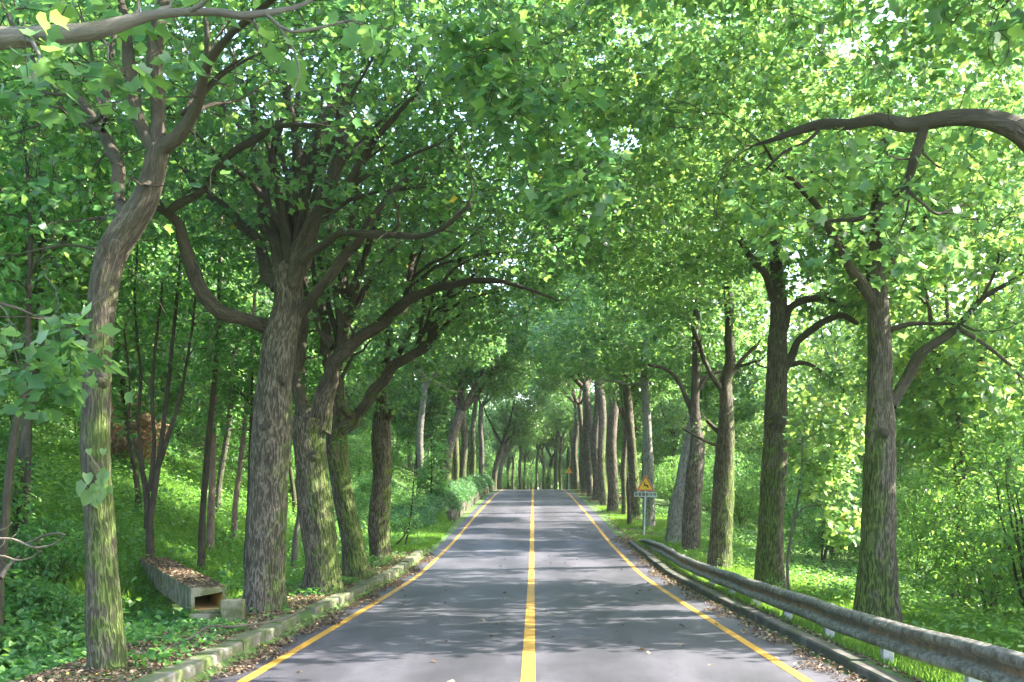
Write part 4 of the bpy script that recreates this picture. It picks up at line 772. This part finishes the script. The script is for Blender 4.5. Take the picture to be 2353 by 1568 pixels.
# ------------------------------------------------------------------ guardrail
def guardrail():
    root = empty('guardrail', (4.1, 18, gz(4.1, 18)), 'weathered grey steel crash barrier with rust along its groove, on short white posts', 'guardrail'); b = np.array(root.location)
    ys = np.concatenate([np.arange(3, 37.5, .5), [38.2, 38.9, 39.6]])
    prof = [(0, .36), (-.012, .353), (-.05, .345), (-.083, .315), (-.083, .275), (-.05, .24), (-.015, .215), (-.008, .18), (-.015, .145), (-.05, .12), (-.083, .085), (-.083, .045), (-.05, .015), (-.012, .007), (0, 0)]
    pf = np.array(prof); n = len(pf); V = []
    top = np.interp(ys, [3, 8, 12, 18, 24, 32, 37, 39.6], [.62, .60, .50, .48, .46, .40, .22, .02]) + zr(ys)
    xx = 4.13 + np.interp(ys, [3, 30, 37, 39.6], [0, 0, -.05, -.2]) + .012 * np.sin(ys * 1.3); hs = np.interp(ys, [3, 36, 39.6], [1, 1, .5]); V = []
    for sgn in (0, 1):
        for i in range(len(ys)):
            V.append(np.stack([xx[i] + pf[:, 0] + sgn * .006, np.full(n, ys[i]), top[i] - .36 + pf[:, 1] * hs[i] + .008 * math.sin(ys[i] * 2.2)], 1))
    V = np.array(V).reshape(-1, 3) - b; m = len(ys); q = grid_faces(m, n); q2 = q[:, ::-1] + m * n
    vv = np.tile(np.exp(-((pf[:, 1] - .18) / .055) ** 2) * .6 + .4 * np.exp(-((pf[:, 1] - 0) / .03) ** 2), 2 * m)
    ed = []
    for k in (0, n - 1):
        i = np.arange(m - 1) * n + k; ed.append(np.stack([i, i + n, i + n + m * n, i + m * n], 1))
    e0 = np.arange(n - 1) + (m - 1) * n; ed.append(np.stack([e0, e0 + 1, e0 + 1 + m * n, e0 + m * n], 1))
    fa = np.vstack([q, q2] + ed)
    obj_np('beam', V, fa, np.full(len(fa), 4), M['rail'], root, {'vv': ('FLOAT', vv)}, True)
    for i, y in enumerate(np.arange(4.9, 37, 2.32)):
        mb = MB(); t = float(np.interp(y, ys, top)); g = gz(4.2, y)
        mb.box((4.21 - b[0], y - b[1], (t - .04 + g - .3) / 2 - b[2]), (.065, .05, (t - .04 - g + .3) / 2)); p = mb.build('post', M['post'], root, .008)
        s = MB(); s.box((4.141 - b[0], y - b[1], t - .18 - b[2]), (.006, .04, .06)); s.build('bracket', M['post'], p)
    for y in (7.2, 11.55, 15.5, 19.9, 24, 28):      # lapped beam joints with bolt heads
        mb = MB(); t = float(np.interp(y, ys, top))
        for dy in (-.1, .1):
            for dz in (-.06, -.30): mb.box((4.045 - b[0], y + dy - b[1], t + dz - b[2]), (.008, .014, .014))
        mb.box((4.112 - b[0], y - b[1], t - .18 - b[2]), (.010, .02, .02)); mb.build('bolts', M['rail'], root, .003)
    return root
guardrail()
# ------------------------------------------------------------------ warning signs
def sign(x, d, side, zb, ztop, label, plate, lean=0):
    gzv = gz(x, d); root = empty('warning_sign', (x, d, gzv), label, 'road sign'); root.rotation_euler = (0, R(lean), 0)
    W = Wood(np.random.default_rng(1)); h = ztop - gzv
    mb = MB(); n = 12; c = [(math.cos(a * 2 * math.pi / n) * .03, math.sin(a * 2 * math.pi / n) * .03) for a in range(n)]
    mb.prism(c, (0, 0, -.3), (1, 0, 0), (0, 1, 0), (0, 0, 1), h + .25); mb.build('pole', M['pole'], root)
    H = side * .866; z0 = h - H
    def tri(s, r, y):      # rounded triangle about the plate's centre
        cz = z0 + H / 3; pts = []
        for k in range(3):
            a0 = math.radians(90 + 120 * k); cx_, cz_ = math.cos(a0) * (s / math.sqrt(3) - 2 * r), math.sin(a0) * (s / math.sqrt(3) - 2 * r)
            for j in range(-3, 4):
                a = a0 + j * math.radians(20); pts.append((cx_ + math.cos(a) * r, cz_ + math.sin(a) * r + cz))
        return pts
    for nm, s, r, y, t, mt in (('panel', side, .035, -.045, .012, 'signback'), ('border', side * .965, .03, -.050, .004, 'signred'), ('face', side * .74, .02, -.0525, .002, 'signyel')):
        mb = MB(); mb.prism(tri(s, r, y), (0, y, 0), (1, 0, 0), (0, 0, 1), (0, 1, 0), t); mb.build(nm, M[mt], root)
    # leaping deer, facing left
    deer = [(-.30, .17), (-.27, .23), (-.21, .26), (-.22, .33), (-.17, .42), (-.13, .36), (-.08, .42), (-.10, .34), (-.17, .27), (-.12, .24), (-.06, .12), (.06, .06), (.20, .03), (.30, -.03), (.33, .03), (.35, -.02), (.33, -.10), (.38, -.22), (.40, -.38), (.36, -.38), (.32, -.24),
            (.22, -.14), (.28, -.24), (.30, -.34), (.26, -.34), (.22, -.24), (.12, -.14), (-.02, -.10), (-.10, -.10), (-.22, -.05), (-.30, -.14), (-.26, -.22), (-.29, -.24), (-.35, -.13), (-.26, .0), (-.18, .01), (-.17, .10), (-.21, .15)]
    s = side * .42; mb = MB(); mb.prism([(p[0] * s, p[1] * s) for p in deer], (0, -.0545, z0 + H * .36), (1, 0, 0), (0, 0, 1), (0, 1, 0), .002); mb.build('deer_pictogram', M['signblk'], root)
    if plate:
        zc = z0 - .14; hw = side * .59; hh = .095
        mb = MB(); mb.box((0, -.040, zc), (hw, .006, hh)); pl = mb.build('text_plate', M['plate'], root, .003)
        mb = MB(); t = .008
        for sz in (-1, 1): mb.box((0, -.0475, zc + sz * (hh - t)), (hw, .0015, t))
        for k in range(7): mb.box((-hw + t + k * (2 * hw - 2 * t) / 6, -.0475, zc), (t * .8, .0014, hh - 2 * t))
        mb.build('plate_border', M['signback'], pl)
        cell = (2 * hw - 2 * t) / 6
        for k, ch in enumerate('동물출현지역'):
            cu = bpy.data.curves.new('lettering', 'FONT'); cu.body = ch; cu.align_x = 'CENTER'; cu.align_y = 'CENTER'; cu.size = .15; cu.extrude = .001; cu.offset = .0025
            cu.materials.append(M['signblk']); tmp = bpy.data.objects.new('lettering_curve', cu); SC.collection.objects.link(tmp); bpy.context.view_layer.update(); me = bpy.data.meshes.new_from_object(tmp.evaluated_get(bpy.context.evaluated_depsgraph_get())); bpy.data.objects.remove(tmp); t_ = link(bpy.data.objects.new('lettering', me), pl)
            t_.location = (-hw + t + (k + .5) * cell, -.0485, zc); t_.rotation_euler = (R(90), 0, 0)
    for zz in (z0 + H * .2, z0 + H * .55):
        mb = MB(); mb.box((0, -.022, zz), (.05, .012, .012)); mb.build('clamp', M['pole'], root)
    return root
sign((1480 - VX) * 40 / F, 40.0, .76, 0, CZ - (1091 - VY) * 40 / F, 'yellow triangular leaping-deer warning sign with a text plate below, near the end of the guardrail', True, 1.5)
sign((1307 - VX) * 100 / F, 100.0, .80, 0, CZ - (1072 - VY) * 100 / F, 'small distant yellow triangular warning sign near the crest of the road', False)
# ------------------------------------------------------------------ culvert and headwall
def culvert():
    A = P(480, 1350, 15.4); B_ = P(352, 1283, 20.8); d = norm(B_ - A); dh = norm(np.array([d[0], d[1], 0])); s = np.array([-dh[1], dh[0], 0]); s = -s if s[0] < 0 else s
    root = empty('culvert', A - np.array([0, 0, .5]), 'mossy concrete box channel strewn with dead leaves, ending in an ochre-stained mouth', 'culvert'); b = np.array(root.location)
    w2, hh, t = .27, .40, .06; mb = MB()
    def sec(c, dz=0): return [c - s * w2 + [0, 0, 0], c + s * w2, c + s * w2 - [0, 0, hh], c - s * w2 - [0, 0, hh], c - s * (w2 - t) - [0, 0, t * 2.4], c + s * (w2 - t) - [0, 0, t * 1.3], c + s * (w2 - t) - [0, 0, hh - t], c - s * (w2 - t) - [0, 0, hh - t]]
    a = [p - b for p in sec(A)]; e = [p - b for p in sec(B_)]
    mb.add(a + e, [(0, 1, 9, 8), (1, 2, 10, 9), (2, 3, 11, 10), (3, 0, 8, 11), (0, 4, 5, 1), (1, 5, 6, 2), (2, 6, 7, 3), (3, 7, 4, 0), (8, 9, 13, 12), (9, 10, 14, 13), (10, 11, 15, 14), (11, 8, 12, 15)])
    mb.build('channel', M['conc'], root, .012)
    mb = MB(); i0 = [a[4], a[5], a[6], a[7]]; m1 = [p + d * 2.5 for p in i0]; i0 = [p + d * .01 for p in i0]
    mb.add(i0 + m1, [(0, 1, 5, 4), (1, 2, 6, 5), (2, 3, 7, 6), (3, 0, 4, 7), (4, 5, 6, 7)]); mb.build('lining', M['culvin'], root)
    r = np.random.default_rng(4); n = 2600; u = r.random(n); v = r.uniform(-1, 1, n)
    p = A + np.outer(u, B_ - A) + np.outer(v * w2 * .95, s) + np.array([0, 0, .012]); an = r.uniform(0, 6.28, n)
    o = leaves('fallen_leaves', p, np.stack([np.cos(an), np.sin(an), r.normal(0, .2, n)], 1), np.array([0, 0, 1.]) + r.normal(0, .3, (n, 3)), r.uniform(.03, .07, n), M['dead'], 'oval', rg=r); o['tint'] = 0.; meta(o, kind='stuff')
    c = P(500, 1415, 15.0); root = empty('headwall', c - np.array([0, 0, .4]), 'low stepped grey concrete wall between the channel mouth and the thick tree', 'wall'); b = np.array(root.location)
    mb = MB(); rz = R(8); zt = lambda v: v - b[2]
    mb.box((-4.90 - b[0], 0, zt(-.06)), (.26, .06, .285), rz); mb.box((-4.54 - b[0], .04, zt(.03)), (.165, .12, .405), rz); mb.build('wall', M['conc'], root, .015)
culvert()
# ------------------------------------------------------------------ retaining wall and hedge on the left bank
def bank_wall():
    root = empty('retaining_wall', (-3.9, 47, gz(-3.9, 47)), 'low rough stone wall along the left edge of the road under the hedge', 'wall'); b = np.array(root.location); mb = MB(); r = random.Random(4)
    y = 47.0
    while y < 104:
        L = r.uniform(.45, .8)
        for k in range(2):
            mb.box((-3.93 - b[0] - .04 * k + r.uniform(-.03, .03), y + L / 2 - b[1] + k * .1, float(zr(y)) + .12 + k * .30 - b[2]), (.13, L / 2 - .012, .15), r.uniform(-.05, .05))
        y += L
    mb.build('stonework', M['stone'], root, .03)
bank_wall()
def hedge():
    root = empty('hedge', (-4.6, 60, gz(-4.6, 60)), 'long dense blue-green hedge on the bank left of the road', 'hedge'); b = np.array(root.location); r = np.random.default_rng(9)
    n = 90000; y = 40 + 63 * r.random(n) ** 1.35; th = r.uniform(-.3, math.pi + .2, n); rr = r.uniform(.8, 1.02, n)
    w_ = (.75 + .2 * np.sin(y * .9) + .12 * np.sin(y * 2.3)) * sm(39, 43, y); h = (.75 + .14 * np.sin(y * 1.4 + 1) + .1 * np.sin(y * 3.1)) * (.35 + .65 * sm(40, 46, y))
    cx = -4.75 - .9 * (1 - sm(42, 50, y)); x = cx + np.cos(th) * w_ * rr; z = zr(y) + .35 * sm(44, 48, y) + np.sin(th) * h * rr + .25
    p = np.stack([x, y, z], 1) + r.normal(0, .06, (n, 3)); nrm = np.stack([np.cos(th), np.zeros(n), np.sin(th)], 1)
    o = leaves('foliage', p - b, norm(r.normal(size=(n, 3)) + nrm * .6), norm(nrm + r.normal(0, .7, (n, 3)) + np.array([0, 0, .6])), r.uniform(.06, .12, n), M['hedge'], 'oval', root, rg=r); o['tint'] = 0.
hedge()
# ------------------------------------------------------------------ smaller plants and trunks traced from the view
def sapling_group(name, label, d, stems, blobs, seed, cat='tree', n=(14, 90, 360), per=8, lsize=.11, kind='oval', m='bark', tint=0, pale=0, leafm='shrub', low=None, group=None, moss=-.05):
    return tree(name, label, d, stems[0], stems[1:], blobs, n=n, per=per, lsize=lsize, kind=kind, seed=seed, moss=moss, pale=pale, tint=tint, cat=cat, mat_=m, leafm=leafm, flare=.2, lump=.06, low=low, group=group)
sapling_group('multi_stem_tree', 'slim tree of several dark stems between the two nearest left trunks', 21.0,
              [[(345, 1240, 20), (345, 1200, 16), (352, 1150, 14), (362, 1080, 13), (378, 960, 11), (395, 800, 9), (410, 650, 7), (420, 520, 5)],
               [(338, 1215, 14, .1), (334, 1120, 12, .1), (325, 1050, 10, .1), (318, 960, 8, .2), (322, 850, 7, .2), (310, 700, 5, .3), (315, 560, 4, .3)],
               [(345, 1130, 10, 0), (352, 1050, 9, 0), (350, 900, 8, -.1), (360, 780, 6, -.1), (372, 650, 5, -.2)],
               [(362, 1080, 11, 0), (385, 1020, 10, 0), (402, 950, 9, 0), (425, 850, 7, 0), (445, 740, 6, 0), (455, 640, 5, .1)],
               [(330, 1080, 9, .1), (300, 980, 6, .2), (296, 880, 5, .2), (285, 760, 4, .2)]],
              [(-7.8, 21, 7.2, 2.0, 1.8, 1.6), (-7.6, 21.4, 5.2, 1.3, 1.2, .8, .5)], 401, n=(16, 110, 450), moss=-.1, low=3.2, lsize=.13)
for i, (lab, d, st, tn) in enumerate([
    ('slim dark tree in front of the pinkish pine, left of the thick furrowed tree', 23, [(464, 1228, 18), (466, 1180, 15), (472, 1100, 15), (480, 1000, 14), (490, 900, 12), (500, 780, 10), (505, 640, 8), (500, 480, 5)], 0),
    ('small pale-footed trunk seen between the two thickest left trunks', 25, [(678, 1256, 15), (681, 1220, 12), (688, 1170, 11), (684, 1100, 9), (690, 1000, 7), (700, 850, 5)], .35),
    ('dark slender trunk tight against the left side of the thick furrowed tree', 24, [(566, 1270, 12), (570, 1200, 10), (573, 1120, 9), (576, 1000, 8), (580, 850, 6)], 0),
    ('dark leaning slim tree at the left edge of the picture', 14, [(0, 1340, 22), (12, 1200, 20), (22, 1080, 20), (40, 960, 17), (62, 860, 14), (66, 700, 12), (70, 540, 10), (62, 380, 8)], 0),
    ('slender grey-brown tree left of the nearest trunk, half hidden by leaves', 19, [(60, 1180, 16), (66, 1000, 14), (62, 800, 13), (66, 600, 13), (60, 480, 12), (70, 380, 10), (72, 200, 6)], .1)]):
    b0 = P(st[-1][0], st[-1][1], d); b1 = P(st[len(st) * 2 // 3][0], st[len(st) * 2 // 3][1], d)
    sapling_group('slim_tree', lab, d, [st], [(b0[0], d, b0[2] + .3, 1.5, 1.4, 1.3), (b1[0] - .3, d, b1[2] + .6, 1.1, 1.0, .7, .5)], 410 + i, n=(14, 90, 360), pale=tn, moss=0, low=3.0, lsize=.13)
def pine(label, d, st, seed):
    x, y = st[-1][:2]; t = P(x, y, d); r = np.random.default_rng(seed)
    lim = []
    for k in range(16):
        yy = 1080 - k * 24; xx = float(np.interp(-yy, [-s[1] for s in st], [s[0] for s in st])); sg = 1 if k % 2 else -1; L = r.uniform(25, 60)
        lim.append([(xx, yy, 3.2, 0), (xx + sg * L * .5, yy - r.uniform(-4, 12), 2.4, r.normal(0, .3)), (xx + sg * L, yy + r.uniform(-14, 8), 1.6, r.normal(0, .6))])
    return tree('pine_tree', label, d, st, lim, [(t[0], d, t[2] + .5, 1.3, 1.3, 1.3)], n=(14, 90, 400), per=12, lsize=.13, kind='blade', seed=seed, moss=-.3, pale=.15, mat_='pinebark', leafm='pine', flare=.15, lump=.04, low=t[2] - 2.5)
pine('pinkish straight pine trunk with bare whiskery twigs, left of the thick furrowed tree', 26, [(485, 1172, 17), (487, 1120, 15), (490, 1000, 15), (496, 850, 14), (502, 720, 12), (506, 600, 10), (508, 480, 8)], 501)
pine('thin pinkish pine trunk leaning right, close to the thick furrowed tree', 29, [(542, 1150, 13), (548, 1100, 12), (560, 1000, 12), (570, 900, 11), (577, 830, 9), (584, 700, 8), (590, 560, 6)], 502)
sapling_group('sapling', 'spindly sapling with a thin forked stem on the grass before the hedge', 34, [[(930, 1262, 4), (940, 1210, 4), (948, 1150, 3.5), (950, 1110, 3), (955, 1060, 2)], [(900, 1265, 4, 0), (925, 1235, 3.5, 0), (940, 1210, 3.5, 0)]],
              [(-4.2, 34, 2.2, .55, .5, .45), (-4.4, 34, 1.3, .6, .5, .4)], 601, 'sapling', n=(8, 40, 130), lsize=.10, tint=.8)
sapling_group('sapling', 'thin pale-stemmed sapling between the two nearest right-hand trees', 17.5, [[(1812, 1358, 9), (1810, 1290, 7), (1822, 1200, 6), (1838, 1120, 5), (1845, 1020, 4)], [(1822, 1200, 5, 0), (1845, 1170, 4, 0), (1890, 1160, 3, 0)]],
              [(5.3, 17.7, 3.2, .75, .6, .6), (5.1, 17.6, 2.3, .6, .5, .5), (5.5, 17.8, 1.6, .5, .5, .4, .5)], 602, 'sapling', n=(12, 60, 170), lsize=.14, kind='tulip', leafm='leaf', tint=1.0, pale=.3)
sapling_group('climber', 'bright leafy climber heaped against the pale grey left-bank tree', 48.5, [[(990, 1140, 4), (992, 1080, 4), (990, 1000, 3)]], [(-4.9, 48.5, 3.3, .75, .5, .9), (-4.7, 48.4, 4.6, .5, .4, .7)], 603, 'climbing plant', n=(8, 50, 200), lsize=.17, tint=.5)
# broken stump thin beside the right row
tree('broken_snag', 'thin split dead trunk between the right-hand trees beside the sign', 46, [(1446, 1192, 11), (1445, 1160, 9), (1442, 1120, 8), (1443, 1095, 4)], [], [(4.4, 46, 3.4, .1, .1, .1)], n=(1, 1, 2), per=1, seed=70, moss=-.3, mat_='bark', cat='dead trunk')
# ivy on nearest trunk
def ivy():
    d = 10.2 - .19; pts = [P(x, y, d) for x, y in [(204, 1040), (215, 1060), (228, 1075), (224, 1100), (222, 1130), (226, 1150), (206, 1130), (245, 1110), (250, 1050), (235, 1042), (200, 1120)]]
    root = empty('ivy_vine', pts[5], 'small pale green vine with heart-shaped leaves clinging to the nearest left trunk', 'vine'); b = np.array(root.location); W = Wood(np.random.default_rng(3))
    for seq in ([5, 4, 3, 2, 1, 0], [3, 7, 8, 9], [4, 6, 10]):
        q, r = resample([pts[k] - b for k in seq], .03, [.006] * len(seq)); W.tube(q, r, 5, node=False)
    s = W.build('stem', M['shrub'] if 0 else M['deadwood'], root); s['moss'] = .0; s['pale'] = 0.
    r = np.random.default_rng(8); P0 = [(195, 1128, 34), (207, 1150, 34), (222, 1128, 24), (240, 1105, 30), (246, 1095, 26), (228, 1148, 28), (214, 1138, 24), (199, 1102, 26), (238, 1128, 24), (250, 1128, 20), (204, 1040, 15), (238, 1040, 16), (218, 1160, 20), (226, 1112, 18)]
    p = np.array([P(x, y - s_ * .5, d - .06) for x, y, s_ in P0]) - b; n = len(p)
    ax = np.stack([r.normal(0, .35, n), np.full(n, -.25), np.full(n, -1.)], 1); up = np.array([0, -1, .5]) + r.normal(0, .3, (n, 3)); sz = np.array([s_ for _, _, s_ in P0]) * d / F
    o = leaves('foliage', p, ax, up, sz, M['leaf'], 'heart', root, rnd=r.uniform(.4, .8, n), rg=r); o['tint'] = .6
ivy()
# dead branches lower left, fallen sticks by the kerb
def dead_branch(label, d, lims, name='dead_branch', m='deadwood'):
    root = empty(name, P(lims[0][0][0], lims[0][0][1], d), label, 'branch'); b = np.array(root.location); W = Wood(np.random.default_rng(len(lims)))
    for L in lims:
        q, r = resample([P(x, y, d + dd) - b for x, y, w_, dd in L], .05, [w_ * d / F / 2 for x, y, w_, dd in L]); W.tube(q, r, 7, node=False, lump=.05)
    o = W.build('branch', M[m], root); o['moss'] = -.5; o['pale'] = .2
dead_branch('bleached dead branch curving up at the lower left edge', 10.5, [[(-30, 1238, 6, 0), (30, 1240, 6, 0), (75, 1258, 5, 0), (100, 1257, 5, 0), (125, 1250, 4, 0), (145, 1232, 2, 0)], [(75, 1258, 3, 0), (90, 1245, 2, -.1), (97, 1238, 1.5, -.1)], [(22, 1240, 3, 0), (36, 1228, 2, 0)],
            [(-30, 1276, 5, .1), (10, 1279, 5, .1), (40, 1288, 4, .1), (70, 1282, 3.5, .1), (95, 1265, 2, .1)], [(-10, 1222, 3, .1), (15, 1213, 2, .1), (28, 1200, 1.5, .1)], [(-5, 1262, 3, .1), (8, 1250, 2, .1), (12, 1240, 1, .1)]])
dead_branch('long dark fallen stick lying across the verge beside the left kerb', 12.2, [[(380, 1490, 4, -.6), (440, 1465, 5, -.4), (480, 1440, 5, -.2), (540, 1440, 6, 0), (640, 1425, 6, .5), (700, 1400, 5, 1)], [(480, 1442, 3, -.2), (450, 1475, 3, -.5), (425, 1510, 2, -.9)]], 'fallen_stick', 'bark')
dead_branch('dark curved dead bough low among the left undergrowth', 12, [[(60, 1250, 5, 0), (100, 1232, 6, 0), (135, 1226, 5, 0), (150, 1230, 3, 0)], [(0, 1330, 12, -.3), (20, 1300, 9, -.1), (45, 1278, 6, 0)]], 'dead_branch', 'bark')
# rust-brown dead foliage on the slope
protos['brown'] = {'o': bush(310, 1.2, 2.6, (12, 70, 330), 9, .16), 'used': True}
o = protos['brown']['o']; o.name = 'withered_bush'; pz = P(300, 1040, 34); o.location = (pz[0], 34, gz(pz[0], 34)); meta(o, 'rust-brown withered bush on the slope behind the nearest left trunks', 'shrub')
for c in o.children:
    if c.name.startswith('foliage'): c.data.materials[0] = M['withered']

# ------------------------------------------------------------------ the air
def haze():
    mb = MB(); mb.box((0, 150, 14), (160, 210, 26)); m, ns, ls = mat('haze'); o = N(ns, 'ShaderNodeOutputMaterial'); v = N(ns, 'ShaderNodeVolumePrincipled'); v.inputs['Density'].default_value = HAZE
    v.inputs['Color'].default_value = (.93, .97, 1, 1); v.inputs['Anisotropy'].default_value = .3; ls.new(v.outputs[0], o.inputs['Volume']); meta(mb.build('haze', m), kind='stuff')
HAZE = .00018
haze()
